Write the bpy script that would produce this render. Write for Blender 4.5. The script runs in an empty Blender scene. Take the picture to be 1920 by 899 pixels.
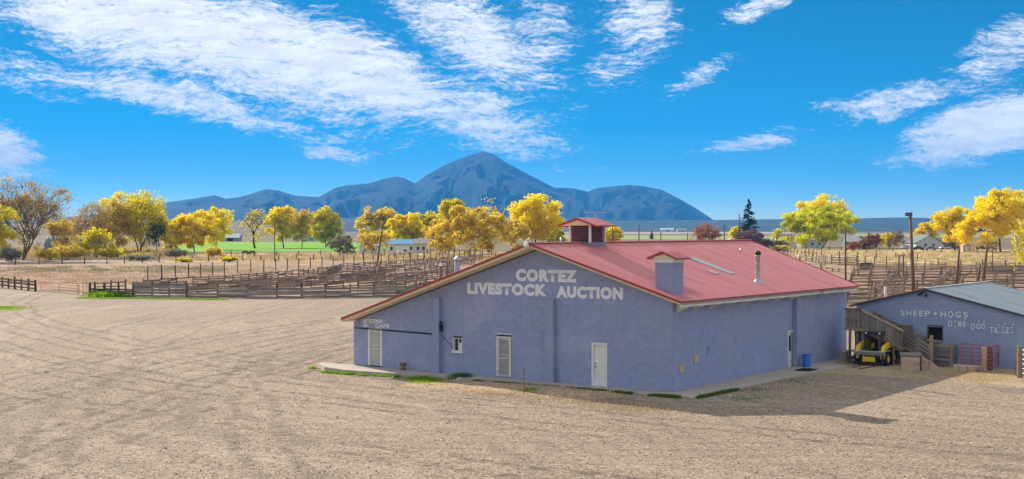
import bpy, math, random
import numpy as np
from mathutils import Vector, Matrix, noise

# ------------------------------------------------------------------ camera, sky, sun, exposure
SC = bpy.context.scene
COL = SC.collection
F, HOR, CAMH = 2651.0, 430.0, 8.2          # focal length and horizon (photo pixels), camera height (m)
R = math.radians
cam_d = bpy.data.cameras.new('camera'); cam = bpy.data.objects.new('camera', cam_d); COL.objects.link(cam)
cam.location = (0, 0, CAMH); cam.rotation_euler = (R(90), 0, 0)
cam_d.sensor_width = 36; cam_d.lens = F / 1920 * 36; cam_d.shift_y = -(449.5 - HOR) / 1920
cam_d.clip_start = 0.5; cam_d.clip_end = 60000
SC.camera = cam

SUN_AZ, SUN_EL = -34.0, 26.5               # degrees right of +Y, degrees up: behind the barn, to the left
sd = bpy.data.lights.new('sun', 'SUN'); sd.energy = 4.4; sd.angle = R(0.5); sd.color = (1, .91, .77)
sun = bpy.data.objects.new('sun', sd); COL.objects.link(sun)
sv = Vector((math.sin(R(SUN_AZ)) * math.cos(R(SUN_EL)), math.cos(R(SUN_AZ)) * math.cos(R(SUN_EL)), math.sin(R(SUN_EL))))
sun.rotation_euler = sv.to_track_quat('Z', 'Y').to_euler(); sun.location = sv * 200

SC.view_settings.view_transform = 'Standard'; SC.view_settings.look = 'None'
SC.view_settings.exposure = .78; SC.view_settings.gamma = 1.0
SKY_STRENGTH = 0.15

class NT:
    """tiny helper round a node tree"""
    def __init__(s, tree): s.t = tree; s.n = tree.nodes; s.l = tree.links
    def new(s, typ, **kw):
        nd = s.n.new(typ)
        for k, v in kw.items():
            if k == 'inp':
                for a, b in v.items(): s.set(nd, a, b)
            else: setattr(nd, k, v)
        return nd
    def set(s, nd, key, val):
        sock = nd.inputs[key]
        if isinstance(val, bpy.types.NodeSocket): s.l.new(val, sock)
        else: sock.default_value = val
    def math(s, op, a, b=0.0, c=None, clamp=False):
        nd = s.new('ShaderNodeMath', operation=op, use_clamp=clamp)
        s.set(nd, 0, a); s.set(nd, 1, b)
        if c is not None: s.set(nd, 2, c)
        return nd.outputs[0]
    def vmath(s, op, a, b=None):
        nd = s.new('ShaderNodeVectorMath', operation=op); s.set(nd, 0, a)
        if b is not None: s.set(nd, 1, b)
        return nd.outputs['Value'] if op in ('LENGTH', 'DOT_PRODUCT', 'DISTANCE') else nd.outputs['Vector']
    def noise(s, vec, scale, detail=4, rough=.55, dist=0.0, dim='3D'):
        nd = s.new('ShaderNodeTexNoise', noise_dimensions=dim)
        if vec is not None: s.set(nd, 'Vector', vec)
        s.set(nd, 'Scale', scale); s.set(nd, 'Detail', detail); s.set(nd, 'Roughness', rough); s.set(nd, 'Distortion', dist)
        return nd.outputs[0]
    def ramp(s, x, lo, hi, a=0.0, b=1.0, smooth=True):
        nd = s.new('ShaderNodeMapRange', interpolation_type='SMOOTHSTEP' if smooth else 'LINEAR')
        s.set(nd, 0, x); s.set(nd, 1, lo); s.set(nd, 2, hi); s.set(nd, 3, a); s.set(nd, 4, b)
        return nd.outputs[0]
    def mix(s, f, a, b, blend='MIX'):
        nd = s.new('ShaderNodeMix', data_type='RGBA', blend_type=blend)
        s.set(nd, 0, f)
        for k, v in ((6, a), (7, b)):
            s.set(nd, k, v if isinstance(v, bpy.types.NodeSocket) else (*v[:3], 1))
        return nd.outputs[2]
    def mapping(s, vec, loc=(0, 0, 0), rot=(0, 0, 0), scale=(1, 1, 1), typ='POINT'):
        nd = s.new('ShaderNodeMapping', vector_type=typ)
        s.set(nd, 'Vector', vec); s.set(nd, 'Location', loc); s.set(nd, 'Rotation', rot); s.set(nd, 'Scale', scale)
        return nd.outputs[0]

world = bpy.data.worlds.new('World'); SC.world = world; world.use_nodes = True
def build_world():
    w = NT(world.node_tree); w.n.clear()
    geo = w.new('ShaderNodeTexCoord').outputs['Generated']
    sep = w.new('ShaderNodeSeparateXYZ'); w.set(sep, 0, geo)
    X, Y, Z = sep.outputs
    up = w.math('MAXIMUM', Z, 0.004)
    steep = w.new('ShaderNodeCombineXYZ'); w.set(steep, 0, X); w.set(steep, 1, Y); w.set(steep, 2, w.math('MULTIPLY', up, 3.0))
    sky = w.new('ShaderNodeTexSky', sky_type='NISHITA', sun_disc=False, sun_elevation=R(SUN_EL), sun_rotation=R(SUN_AZ),
                altitude=1800, air_density=1.0, dust_density=0.0, ozone_density=3.0)
    w.set(sky, 'Vector', w.vmath('NORMALIZE', steep.outputs[0]))
    hs = w.new('ShaderNodeHueSaturation'); w.set(hs, 'Saturation', 1.5); w.set(hs, 'Value', .48); w.set(hs, 'Hue', .484); w.set(hs, 'Color', sky.outputs[0])
    # cirrus: direction -> (azimuth, elevation) in tenths of a radian
    az = w.math('MULTIPLY', w.math('ARCTAN2', X, Y), 10.0)
    el = w.math('MULTIPLY', w.math('ARCSINE', Z), 10.0)
    cv = w.new('ShaderNodeCombineXYZ'); w.set(cv, 0, az); w.set(cv, 1, el)
    p = cv.outputs[0]
    wob = w.new('ShaderNodeTexNoise'); w.set(wob, 'Vector', p); w.set(wob, 'Scale', 1.1); w.set(wob, 'Detail', 5)
    wv = w.vmath('SCALE', w.vmath('SUBTRACT', wob.outputs['Color'], (.5, .5, .5)))
    wv.node.inputs['Scale'].default_value = .38
    pw = w.vmath('ADD', p, wv)
    K = F / 10.0
    def lobe(px, py, rx, ry, ang, amp):
        a = w.mapping(pw, loc=((px - 960) / K, (HOR - py) / K, 0), rot=(0, 0, R(ang)), scale=(rx * 1.45 / K, ry * 1.6 / K, 1), typ='TEXTURE')
        return w.ramp(w.vmath('LENGTH', a), 1.15, 0.15, 0.0, amp)
    L = [lobe(330, 60, 560, 95, -17, 1.0), lobe(640, 130, 330, 70, -22, 1.0), lobe(860, 215, 230, 60, -18, .8), lobe(880, 60, 220, 80, -35, .85),
         lobe(1010, 70, 90, 90, -40, .6), lobe(330, 190, 300, 28, -14, .82), lobe(90, 150, 160, 40, -6, .6), lobe(560, 245, 150, 20, -12, .6),
         lobe(10, 285, 120, 55, -20, .95), lobe(640, 282, 90, 18, -4, .7), lobe(1190, 40, 90, 70, -50, .75), lobe(1150, 130, 60, 60, -40, .55),
         lobe(1310, 150, 90, 20, 32, .62), lobe(1430, 12, 100, 24, 18, .75), lobe(1700, 2, 110, 18, 0, .75), lobe(1400, 272, 110, 20, 14, .72),
         lobe(1680, 200, 140, 26, 10, .78), lobe(1830, 250, 180, 44, 14, 1.1), lobe(1860, 115, 130, 45, 38, .72), lobe(1545, 207, 60, 12, -8, .6)]
    s = L[0]
    for q in L[1:]: s = w.math('MAXIMUM', s, q)
    # broken cirrus goes on out of view, cover raised there for more ambient light
    away = w.ramp(w.math('ABSOLUTE', az), 3.7, 5.0)
    high = w.ramp(el, 1.75, 2.6)
    far = w.math('MULTIPLY', w.math('MAXIMUM', away, high), w.ramp(w.noise(w.mapping(p, scale=(.25, .5, 1)), 1.0, 3), .30, .58, 0, 1.0))
    s = w.math('MAXIMUM', s, far)
    st = w.mapping(pw, rot=(0, 0, R(13)), scale=(.75, 3.6, 1))
    n1 = w.noise(st, 4.4, 10, .66, .35)
    n2 = w.noise(w.mapping(pw, rot=(0, 0, R(8)), scale=(.8, 2.4, 1)), 22.0, 8, .70, .5)
    tex = w.math('ADD', w.math('MULTIPLY', n1, .52), w.math('MULTIPLY', n2, .48))
    dens = w.math('SUBTRACT', w.math('ADD', tex, w.math('MULTIPLY', s, .36)), .672)
    a = w.ramp(dens, -.05, .19, 0, 1, True)
    a = w.math('MULTIPLY', a, w.math('MULTIPLY', .93, w.ramp(s, .02, .3)))
    body = w.mix(w.ramp(w.noise(st, 5, 5, .6), .35, .7), (4.1, 4.1, 4.1), (5.2, 5.1, 5.0))
    col = w.mix(a, hs.outputs[0], body)
    bg = w.new('ShaderNodeBackground'); w.set(bg, 'Color', col); w.set(bg, 'Strength', SKY_STRENGTH)
    out = w.new('ShaderNodeOutputWorld'); w.l.new(bg.outputs[0], out.inputs[0])
build_world()
try:
    SC.cycles.use_denoising = True
    SC.cycles.max_bounces = 8; SC.cycles.volume_bounces = 1; SC.cycles.transparent_max_bounces = 8
except Exception: pass

# ------------------------------------------------------------------ helpers: geometry
rng = random.Random(5)
class MB:
    def __init__(s): s.v = []; s.f = []; s.mi = []
    def add(s, vs, fs, mi=0):
        b = len(s.v); s.v += [tuple(q) for q in vs]
        for f in fs: s.f.append(tuple(i + b for i in f)); s.mi.append(mi)
        return s
    def box(s, x0, x1, y0, y1, z0, z1, mi=0):
        return s.add([(x0, y0, z0), (x1, y0, z0), (x1, y1, z0), (x0, y1, z0), (x0, y0, z1), (x1, y0, z1), (x1, y1, z1), (x0, y1, z1)],
                     [(0, 3, 2, 1), (4, 5, 6, 7), (0, 1, 5, 4), (1, 2, 6, 5), (2, 3, 7, 6), (3, 0, 4, 7)], mi)
    def beam(s, p, q, w, h, mi=0, up=(0, 0, 1)):
        p, q = Vector(p), Vector(q); d = (q - p).normalized(); a = d.cross(Vector(up))
        a = Vector((1, 0, 0)) if a.length < 1e-4 else a.normalized()
        b = a.cross(d); a = a * (w / 2); b = b * (h / 2)
        vs = [p - a - b, p + a - b, p + a + b, p - a + b, q - a - b, q + a - b, q + a + b, q - a + b]
        return s.add(vs, [(0, 3, 2, 1), (4, 5, 6, 7), (0, 1, 5, 4), (1, 2, 6, 5), (2, 3, 7, 6), (3, 0, 4, 7)][::1], mi)
    def tube(s, pts, rad, n=6, cap=True, mi=0):
        pts = [Vector(p) for p in pts]
        if not hasattr(rad, '__len__'): rad = [rad] * len(pts)
        b = len(s.v); ref = None
        for i, p in enumerate(pts):
            d = (pts[min(i + 1, len(pts) - 1)] - pts[max(i - 1, 0)]).normalized()
            if ref is None: ref = d.orthogonal().normalized()
            ref = (ref - d * ref.dot(d)); ref = ref.normalized() if ref.length > 1e-5 else d.orthogonal().normalized()
            o = d.cross(ref)
            for k in range(n):
                t = 2 * math.pi * k / n
                s.v.append(tuple(p + (ref * math.cos(t) + o * math.sin(t)) * rad[i]))
        for i in range(len(pts) - 1):
            for k in range(n):
                s.f.append((b + i * n + k, b + i * n + (k + 1) % n, b + (i + 1) * n + (k + 1) % n, b + (i + 1) * n + k)); s.mi.append(mi)
        if cap:
            s.f.append(tuple(b + k for k in range(n))[::-1]); s.mi.append(mi)
            e = b + (len(pts) - 1) * n; s.f.append(tuple(e + k for k in range(n))); s.mi.append(mi)
        return s
    def lathe(s, prof, c=(0, 0, 0), n=20, axis='z', mi=0):
        b = len(s.v)
        for r, h in prof:
            for k in range(n):
                t = 2 * math.pi * k / n; a, q = r * math.cos(t), r * math.sin(t)
                s.v.append((c[0] + a, c[1] + q, c[2] + h) if axis == 'z' else ((c[0] + h, c[1] + a, c[2] + q) if axis == 'x' else (c[0] + a, c[1] + h, c[2] + q)))
        for i in range(len(prof) - 1):
            for k in range(n):
                s.f.append((b + i * n + k, b + i * n + (k + 1) % n, b + (i + 1) * n + (k + 1) % n, b + (i + 1) * n + k)); s.mi.append(mi)
        return s
    def prism(s, poly, y0, y1, mi=0):
        """poly of (x, z), pushed from y0 to y1"""
        n = len(poly); vs = [(x, y0, z) for x, z in poly] + [(x, y1, z) for x, z in poly]
        fs = [tuple(range(n)), tuple(range(2 * n - 1, n - 1, -1))] + [(i, i + n, (i + 1) % n + n, (i + 1) % n) for i in range(n)]
        return s.add(vs, fs, mi)
    def prism_x(s, poly, x0, x1, mi=0):
        """poly of (y, z), pushed from x0 to x1"""
        n = len(poly); vs = [(x0, y, z) for y, z in poly] + [(x1, y, z) for y, z in poly]
        fs = [tuple(range(n))[::-1], tuple(range(n, 2 * n))] + [(i, (i + 1) % n, (i + 1) % n + n, i + n) for i in range(n)]
        return s.add(vs, fs, mi)
    def mesh(s, name, mats, smooth=False):
        me = bpy.data.meshes.new(name); me.from_pydata(s.v, [], s.f)
        for m in (mats if isinstance(mats, (list, tuple)) else [mats]): me.materials.append(m)
        if any(s.mi): me.polygons.foreach_set('material_index', s.mi)
        if smooth: me.polygons.foreach_set('use_smooth', [True] * len(s.f))
        me.update(); return me
    def build(s, name, mats, parent=None, smooth=False, bevel=0.0):
        return link(name, s.mesh(name, mats, smooth), parent, bevel=bevel)

def link(name, data, parent=None, loc=None, rot=None, scale=None, bevel=0.0):
    o = bpy.data.objects.new(name, data); COL.objects.link(o)
    if parent: o.parent = parent
    if loc is not None: o.location = loc
    if rot is not None: o.rotation_euler = rot
    if scale is not None: o.scale = scale
    if bevel:
        m = o.modifiers.new('bevel', 'BEVEL'); m.width = bevel; m.segments = 2; m.limit_method = 'ANGLE'
    return o
def tag(o, label, cat, group=None, kind=None):
    o['label'] = label; o['category'] = cat
    if group: o['group'] = group
    if kind: o['kind'] = kind
    return o
def thing(name, label, cat, loc=(0, 0, 0), rz=0.0, group=None):
    o = link(name, None, None, loc, (0, 0, rz)); o.empty_display_size = .3
    return tag(o, label, cat, group)
def structure(o, label=None):
    o['kind'] = 'structure'
    if label: o['label'] = label
    return o

TH = 0.603; C0 = Vector((8.05, 70.825)); U = Vector((math.cos(TH), -math.sin(TH))); V = Vector((math.sin(TH), math.cos(TH)))
def G(px, py, z=0.0):
    """the place on the level z seen at a photo pixel"""
    d = F * (CAMH - z) / (py - HOR); return Vector(((px - 960) / F * d, d, z))
def at(px, py, d):
    return Vector(((px - 960) / F * d, d, CAMH + (HOR - py) / F * d))
def front(px, py, y=0.0):
    """photo pixel -> (x, z) on the plane local y of the auction barn"""
    D = Vector(((px - 960) / F, 1.0)); t = (y + V.dot(C0)) / V.dot(D); q = D * t - C0
    return U.dot(q), CAMH + t * (HOR - py) / F
def side(px, py, x=0.0):
    D = Vector(((px - 960) / F, 1.0)); t = (x + U.dot(C0)) / U.dot(D); q = D * t - C0
    return V.dot(q), CAMH + t * (HOR - py) / F
def loc2w(x, y, z=0.0):
    q = C0 + U * x + V * y; return Vector((q.x, q.y, z))
def w2loc(p):
    q = Vector((p[0], p[1])) - C0; return U.dot(q), V.dot(q)

# ------------------------------------------------------------------ helpers: materials
MATS = {}
def surf(name, c1, c2, scale=4.0, rough=.8, metal=0.0, bump=.25, bscale=None, detail=6, stretch=(1, 1, 1), vary=.0, c3=None, f3=(.62, .75), spec=.35, coord='Object', bdist=.02, s3=None):
    m = bpy.data.materials.new(name); m.use_nodes = True; n = NT(m.node_tree); n.n.clear()
    tc = n.new('ShaderNodeTexCoord').outputs[coord]
    oi = n.new('ShaderNodeObjectInfo')
    off = n.vmath('SCALE', (13.1, 7.7, 5.3)); n.set(off.node, 'Scale', oi.outputs['Random'])
    vec = n.vmath('ADD', n.mapping(tc, scale=stretch), off) if vary else n.mapping(tc, scale=stretch)
    f = n.ramp(n.noise(vec, scale, detail, .6), .3, .7)
    col = n.mix(f, c1, c2)
    if c3: col = n.mix(n.ramp(n.noise(vec, s3 or scale * .37, 5, .65, .4), *f3), col, c3)
    if vary:
        hv = n.new('ShaderNodeHueSaturation'); n.set(hv, 'Color', col); n.set(hv, 'Value', n.ramp(oi.outputs['Random'], 0, 1, 1 - vary, 1 + vary, False)); col = hv.outputs[0]
    bs = n.new('ShaderNodeBsdfPrincipled', inp={'Base Color': col, 'Roughness': rough, 'Metallic': metal, 'Specular IOR Level': spec})
    if bump:
        b = n.new('ShaderNodeBump', inp={'Strength': bump, 'Distance': bdist, 'Height': n.noise(vec, bscale or scale * 4, 5, .6)})
        n.l.new(b.outputs[0], bs.inputs['Normal'])
    o = n.new('ShaderNodeOutputMaterial'); n.l.new(bs.outputs[0], o.inputs[0])
    MATS[name] = m; return m

def wall_paint(name, c1, c2, stain):
    """painted block: slow blotches, faint streaks, per-block tone, dusty foot"""
    m = bpy.data.materials.new(name); m.use_nodes = True; n = NT(m.node_tree); n.n.clear()
    geo = n.new('ShaderNodeNewGeometry').outputs['Position']
    blot = n.ramp(n.noise(geo, .45, 5, .6, .5), .3, .72)
    col = n.mix(blot, c1, c2)
    fine = n.ramp(n.noise(n.mapping(geo, scale=(1, 1, .35)), 3.2, 6, .65), .35, .75, 0, .45)
    col = n.mix(fine, col, stain)
    drip = n.ramp(n.noise(n.mapping(geo, scale=(2.4, 2.4, .22)), 2.0, 7, .7, .2), .56, .74, 0, .55)      # rain streaks
    col = n.mix(drip, col, tuple(c * .72 for c in c2))
    patch = n.ramp(n.noise(geo, .23, 3, .45, .2), .58, .68, 0, .3)                                       # touched-up paint
    col = n.mix(patch, col, tuple(min(1, c * 1.22) for c in stain))
    chip = n.ramp(n.noise(geo, 5.5, 5, .7), .68, .73, 0, .6)                                             # scuffs down to block
    col = n.mix(chip, col, (.42, .40, .42))
    wn = n.new('ShaderNodeAttribute', attribute_name='tone')
    oi = n.new('ShaderNodeObjectInfo')
    hv = n.new('ShaderNodeHueSaturation'); n.set(hv, 'Color', col)
    n.set(hv, 'Value', n.math('ADD', n.math('MULTIPLY', n.ramp(wn.outputs['Fac'], 0, 1, .955, 1.045, False), 1.0), 0.0))
    bs = n.new('ShaderNodeBsdfPrincipled', inp={'Base Color': hv.outputs[0], 'Roughness': .78, 'Specular IOR Level': .3})
    b = n.new('ShaderNodeBump', inp={'Strength': .35, 'Distance': .012, 'Height': n.noise(geo, 14, 5, .65)}); n.l.new(b.outputs[0], bs.inputs['Normal'])
    o = n.new('ShaderNodeOutputMaterial'); n.l.new(bs.outputs[0], o.inputs[0]); return m

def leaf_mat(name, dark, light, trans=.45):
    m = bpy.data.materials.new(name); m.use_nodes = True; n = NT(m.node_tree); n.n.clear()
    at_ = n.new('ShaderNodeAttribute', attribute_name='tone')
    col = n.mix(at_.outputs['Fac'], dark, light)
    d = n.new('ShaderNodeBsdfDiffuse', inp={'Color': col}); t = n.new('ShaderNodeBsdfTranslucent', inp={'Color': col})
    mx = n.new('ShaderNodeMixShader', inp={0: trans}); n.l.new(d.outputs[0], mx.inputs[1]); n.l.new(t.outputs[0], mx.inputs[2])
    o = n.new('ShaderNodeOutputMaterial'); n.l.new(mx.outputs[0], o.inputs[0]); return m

def glass_mat():
    m = bpy.data.materials.new('window_glass'); m.use_nodes = True; n = NT(m.node_tree); n.n.clear()
    bs = n.new('ShaderNodeBsdfPrincipled', inp={'Base Color': (.03, .035, .04, 1), 'Roughness': .08, 'Specular IOR Level': .6})
    o = n.new('ShaderNodeOutputMaterial'); n.l.new(bs.outputs[0], o.inputs[0]); return m

def ground_mat(name, cols, scales, bump=.5, tracks=None, streaks=None, speck=None, bscale=6.0, bdist=.05, pebble=None):
    """cols: base, second, third at three noise scales (m), plus streaks [(cx, cy, freq, strength, colour)] left by tyres"""
    m = bpy.data.materials.new(name); m.use_nodes = True; n = NT(m.node_tree); n.n.clear()
    pos = n.new('ShaderNodeNewGeometry').outputs['Position']
    col = n.mix(n.ramp(n.noise(pos, scales[0], 6, .6, .4), .32, .68), cols[0], cols[1])
    col = n.mix(n.ramp(n.noise(pos, scales[1], 6, .62, .6), .48, .72), col, cols[2])
    h = n.noise(pos, bscale, 8, .7)
    if speck:
        for sc_, lo, hi, c in speck:
            col = n.mix(n.ramp(n.noise(pos, sc_, 3, .6), lo, hi), col, c)
    if streaks:
        for k, (cx, cy, fr, st, c) in enumerate(streaks):
            dv = n.vmath('SUBTRACT', pos, (cx, cy, 0))
            r = n.math('ADD', n.vmath('LENGTH', dv), n.math('MULTIPLY', n.noise(pos, .035, 3), 16.0))
            cv = n.new('ShaderNodeCombineXYZ'); n.set(cv, 0, r); n.set(cv, 1, n.math('MULTIPLY', n.noise(pos, .08, 2), .8))
            line = n.ramp(n.noise(cv.outputs[0], fr, 5, .75), .47, .58)
            mask = n.ramp(n.noise(n.vmath('ADD', pos, (31.0 * k, 17.0 * k, 0)), .045, 4, .6), .38, .55)
            brk = n.ramp(n.noise(pos, 2.2, 4, .7), .38, .6, .25, 1)
            fac = n.math('MULTIPLY', n.math('MULTIPLY', line, mask), n.math('MULTIPLY', brk, st))
            col = n.mix(fac, col, c); h = n.math('SUBTRACT', h, n.math('MULTIPLY', fac, .25))
    if tracks:                                                          # pairs of wheel marks on wide curves
        wob = n.math('MULTIPLY', n.math('SUBTRACT', n.noise(pos, .06, 3), .5), 3.0)
        brk = n.ramp(n.noise(pos, .9, 5, .75), .40, .62)
        for k, (cx, cy, r0, half, wd, st, c) in enumerate(tracks):
            r = n.math('ADD', n.vmath('DISTANCE', pos, (cx, cy, 0)), wob)
            dd = n.math('ABSOLUTE', n.math('SUBTRACT', n.math('ABSOLUTE', n.math('SUBTRACT', r, r0)), half))
            along_ = n.ramp(n.noise(n.vmath('ADD', pos, (53.0 * k, 29.0 * k, 0)), .03, 2), .36, .48)
            fac = n.math('MULTIPLY', n.math('MULTIPLY', n.ramp(dd, wd, wd * .3), along_), n.math('MULTIPLY', brk, st))
            col = n.mix(fac, col, c); h = n.math('SUBTRACT', h, n.math('MULTIPLY', fac, .35))
    bs = n.new('ShaderNodeBsdfPrincipled', inp={'Base Color': col, 'Roughness': .95, 'Specular IOR Level': .1})
    if bump:
        b = n.new('ShaderNodeBump', inp={'Strength': bump, 'Distance': bdist, 'Height': h}); n.l.new(b.outputs[0], bs.inputs['Normal'])
    o = n.new('ShaderNodeOutputMaterial'); n.l.new(bs.outputs[0], o.inputs[0]); return m

M_BLUE = wall_paint('blue_block_paint', (.315, .35, .52), (.28, .33, .545), (.375, .385, .505))
M_BLUE2 = wall_paint('blue_barn_paint', (.265, .34, .54), (.30, .365, .56), (.38, .405, .51))
M_JOINT = surf('block_joint', (.24, .28, .42), (.28, .32, .46), 5, .9, bump=.2, coord='Object')
M_ROOF = surf('red_metal_roof', (.60, .185, .185), (.68, .245, .24), .9, .55, .0, .05, stretch=(.35, 1.6, 1), vary=.05, c3=(.60, .29, .26), f3=(.50, .75), spec=.35)
M_TRIM = surf('red_trim', (.33, .035, .04), (.38, .05, .05), 3, .5, bump=.05, spec=.5)
M_SOFFIT = surf('tan_soffit_board', (.76, .60, .36), (.84, .69, .43), 1.2, .8, bump=.15, stretch=(1, 6, 6), c3=(.42, .31, .18), f3=(.6, .85))
M_WHITE = surf('white_paint', (.70, .70, .68), (.80, .80, .78), 2.5, .55, bump=.1, c3=(.55, .51, .44), f3=(.62, .85))
M_OLDWHITE = surf('flaking_white_paint', (.62, .61, .57), (.74, .73, .69), 3, .7, bump=.2, c3=(.34, .27, .19), f3=(.58, .72))
M_LETTER = surf('white_letter_paint', (.76, .76, .77), (.82, .82, .83), 1.5, .7, bump=.1, c3=(.52, .53, .60), f3=(.6, .85))
M_SCREEN = surf('dark_behind_bars', (.30, .27, .22), (.38, .35, .30), 3, .8, bump=.1)
M_DARK = surf('dark_interior', (.015, .014, .013), (.03, .026, .022), 2, .9, bump=0)
M_BLACK = surf('black_rubber', (.018, .018, .02), (.03, .03, .03), 8, .8, bump=.2)
M_STEEL = surf('galvanised_steel', (.42, .43, .44), (.52, .53, .54), 6, .45, .7, .1, c3=(.33, .30, .27), f3=(.6, .8))
M_GREYMETAL = surf('grey_sheet_roof', (.40, .44, .45), (.47, .51, .52), .8, .5, .15, .08, stretch=(.3, 3, 1), c3=(.30, .34, .35), f3=(.52, .7), spec=.4)
M_CONC = surf('concrete', (.42, .37, .31), (.50, .44, .37), 1.6, .9, bump=.25, bscale=20, c3=(.33, .28, .23), f3=(.56, .75))
M_ROUGHCONC = surf('weathered_concrete', (.50, .36, .26), (.58, .43, .32), 3, .95, bump=.7, bscale=9, c3=(.30, .22, .16), f3=(.5, .7), bdist=.06)
M_WOOD = surf('weathered_fence_wood', (.19, .135, .10), (.32, .235, .185), 3.5, .9, bump=.5, stretch=(.5, 4, 4), vary=.38, c3=(.075, .05, .038), f3=(.52, .75))
M_GREYWOOD = surf('silver_grey_planks', (.22, .185, .155), (.33, .285, .245), 3, .9, bump=.5, stretch=(.5, 5, 5), vary=.32, c3=(.12, .09, .07), f3=(.55, .75))
M_TANWOOD = surf('tan_old_planks', (.33, .235, .155), (.43, .32, .22), 3, .9, bump=.5, stretch=(.6, 5, 5), vary=.3, c3=(.18, .12, .08), f3=(.55, .75))
M_POST = surf('dark_post_wood', (.085, .058, .042), (.16, .115, .085), 5, .9, bump=.6, stretch=(4, 4, .6), vary=.4)
M_POLE = surf('brown_pole_wood', (.13, .075, .045), (.20, .125, .08), 4, .85, bump=.4, stretch=(4, 4, .3), vary=.15)
M_PINK = surf('faded_red_gate_pipe', (.52, .09, .09), (.60, .15, .14), 6, .55, .1, .05, c3=(.35, .10, .07), f3=(.6, .8))
M_YELLOW = surf('yellow_machine_paint', (.86, .56, .02), (.90, .62, .035), 4, .45, bump=.05, c3=(.45, .28, .05), f3=(.62, .8), spec=.5)
M_MGREY = surf('grey_machine_steel', (.36, .38, .40), (.46, .48, .50), 6, .5, .4, .1, c3=(.25, .2, .16), f3=(.58, .75))
M_MDARK = surf('dark_machine_steel', (.025, .028, .032), (.05, .05, .05), 5, .6, .2, .1)
M_BARREL = surf('blue_plastic', (.02, .14, .55), (.03, .18, .60), 3, .4, bump=.03, spec=.5)
M_GLASS = glass_mat()
M_BARK = surf('tree_bark', (.06, .042, .03), (.11, .08, .058), 4, .95, bump=.6, stretch=(3, 3, .6))
M_PALEBARK = surf('pale_twigs', (.16, .105, .07), (.22, .15, .10), 4, .95, bump=.3, stretch=(3, 3, .6))
M_ROCK = surf('pale_rock', (.42, .36, .29), (.52, .46, .38), 6, .95, bump=.6)
M_CREAM = surf('pale_siding', (.60, .60, .57), (.68, .68, .65), 2, .7, bump=.05)
M_GREENISH = surf('pale_green_siding', (.42, .52, .46), (.48, .58, .52), 2, .7, bump=.05)
M_BLUEROOF = surf('sky_blue_metal_roof', (.12, .33, .56), (.16, .38, .60), 2, .5, bump=.05)
M_SLATE = surf('grey_green_shingles', (.13, .19, .18), (.18, .24, .23), 6, .85, bump=.3)
M_GREYROOF = surf('grey_shingles', (.25, .26, .27), (.33, .34, .35), 6, .85, bump=.3)
M_REDROOF = surf('faded_red_shingles', (.34, .15, .13), (.42, .2, .17), 6, .85, bump=.3)
M_TAN = surf('tan_siding', (.50, .36, .23), (.56, .42, .28), 2, .8, bump=.05)
M_QUONSET = surf('ribbed_grey_steel', (.15, .17, .21), (.22, .24, .28), 2, .75, .0, .1, c3=(.30, .20, .14), f3=(.6, .75))

# ------------------------------------------------------------------ ground, lot, fields, far terrain
def sheet(name, pts, mat, z):
    return structure(MB().add([(p[0], p[1], z) for p in pts], [tuple(range(len(pts)))]).build(name, mat))
M_EARTH = ground_mat('dry_grassland', ((.15, .115, .065), (.20, .15, .085), (.25, .195, .11)), (.012, .035), .4,
                     speck=[(.32, .52, .72, (.24, .17, .105)), (1.6, .55, .75, (.47, .35, .22))], bscale=2.0, bdist=.15)
big = 16000
structure(MB().add([(-big, -300, 0), (big, -300, 0), (big, 12300, 0), (-big, 12300, 0)], [(0, 1, 2, 3)]).build('ground', M_EARTH))
M_GRAVEL = ground_mat('tan_gravel', ((.345, .262, .19), (.405, .31, .225), (.30, .232, .175)), (.035, .11), .7,
                      tracks=[(278, 33, r0, .85, .42, 1.0, (.15, .11, .08)) for r0 in (294.5, 297.2, 299.7, 303.5, 309)] + [(128.5, 213, r0, .85, .42, .95, (.15, .11, .08)) for r0 in (191, 195.5, 200, 203.2, 209)] + [(-4, -150, r0, .85, .38, .5, (.19, .145, .11)) for r0 in (200.5, 203.5, 207, 212, 216)] + [(240, 120, r0, .9, .4, .8, (.17, .13, .10)) for r0 in (258, 266, 274)],
                                           streaks=[(110, 84, 1.0, .8, (.19, .145, .11)), (4, -70, 1.1, .25, (.52, .41, .30)), (-40, -160, 1.0, .28, (.23, .18, .135)), (95, 140, .9, .4, (.54, .44, .34))],
                      speck=[(1.1, .48, .70, (.32, .25, .19)), (3.6, .50, .60, (.20, .15, .115)), (3.1, .56, .65, (.52, .40, .28)), (8.0, .53, .60, (.14, .105, .08)), (7.0, .57, .64, (.60, .46, .32))], bscale=8.0, bdist=.06)
lot = [(-75, 20), (75, 20), (75, 66), G(2060, 700), G(1900, 702), G(1740, 700), G(1570, 697), loc2w(2.0, 17), loc2w(2, 40), G(930, 548), G(860, 553), G(700, 558), G(470, 561), G(260, 559), G(165, 556), G(150, 549), G(60, 546), G(0, 541), G(-150, 538), G(-500, 560)]
sheet('gravel_lot', lot, M_GRAVEL, .004)
M_YARD = ground_mat('straw_strewn_dirt', ((.40, .29, .17), (.48, .36, .20), (.30, .21, .14)), (.15, .5), .6, speck=[(3.0, .52, .7, (.56, .44, .22)), (9.0, .55, .7, (.25, .18, .12))], bscale=8)
sheet('dirt_yard', [G(1540, 700), G(1620, 704), G(1740, 712), G(1900, 724), G(2060, 730), loc2w(28, 18), loc2w(28, 40), loc2w(.6, 40), loc2w(.6, 17)], M_YARD, .008)
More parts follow.
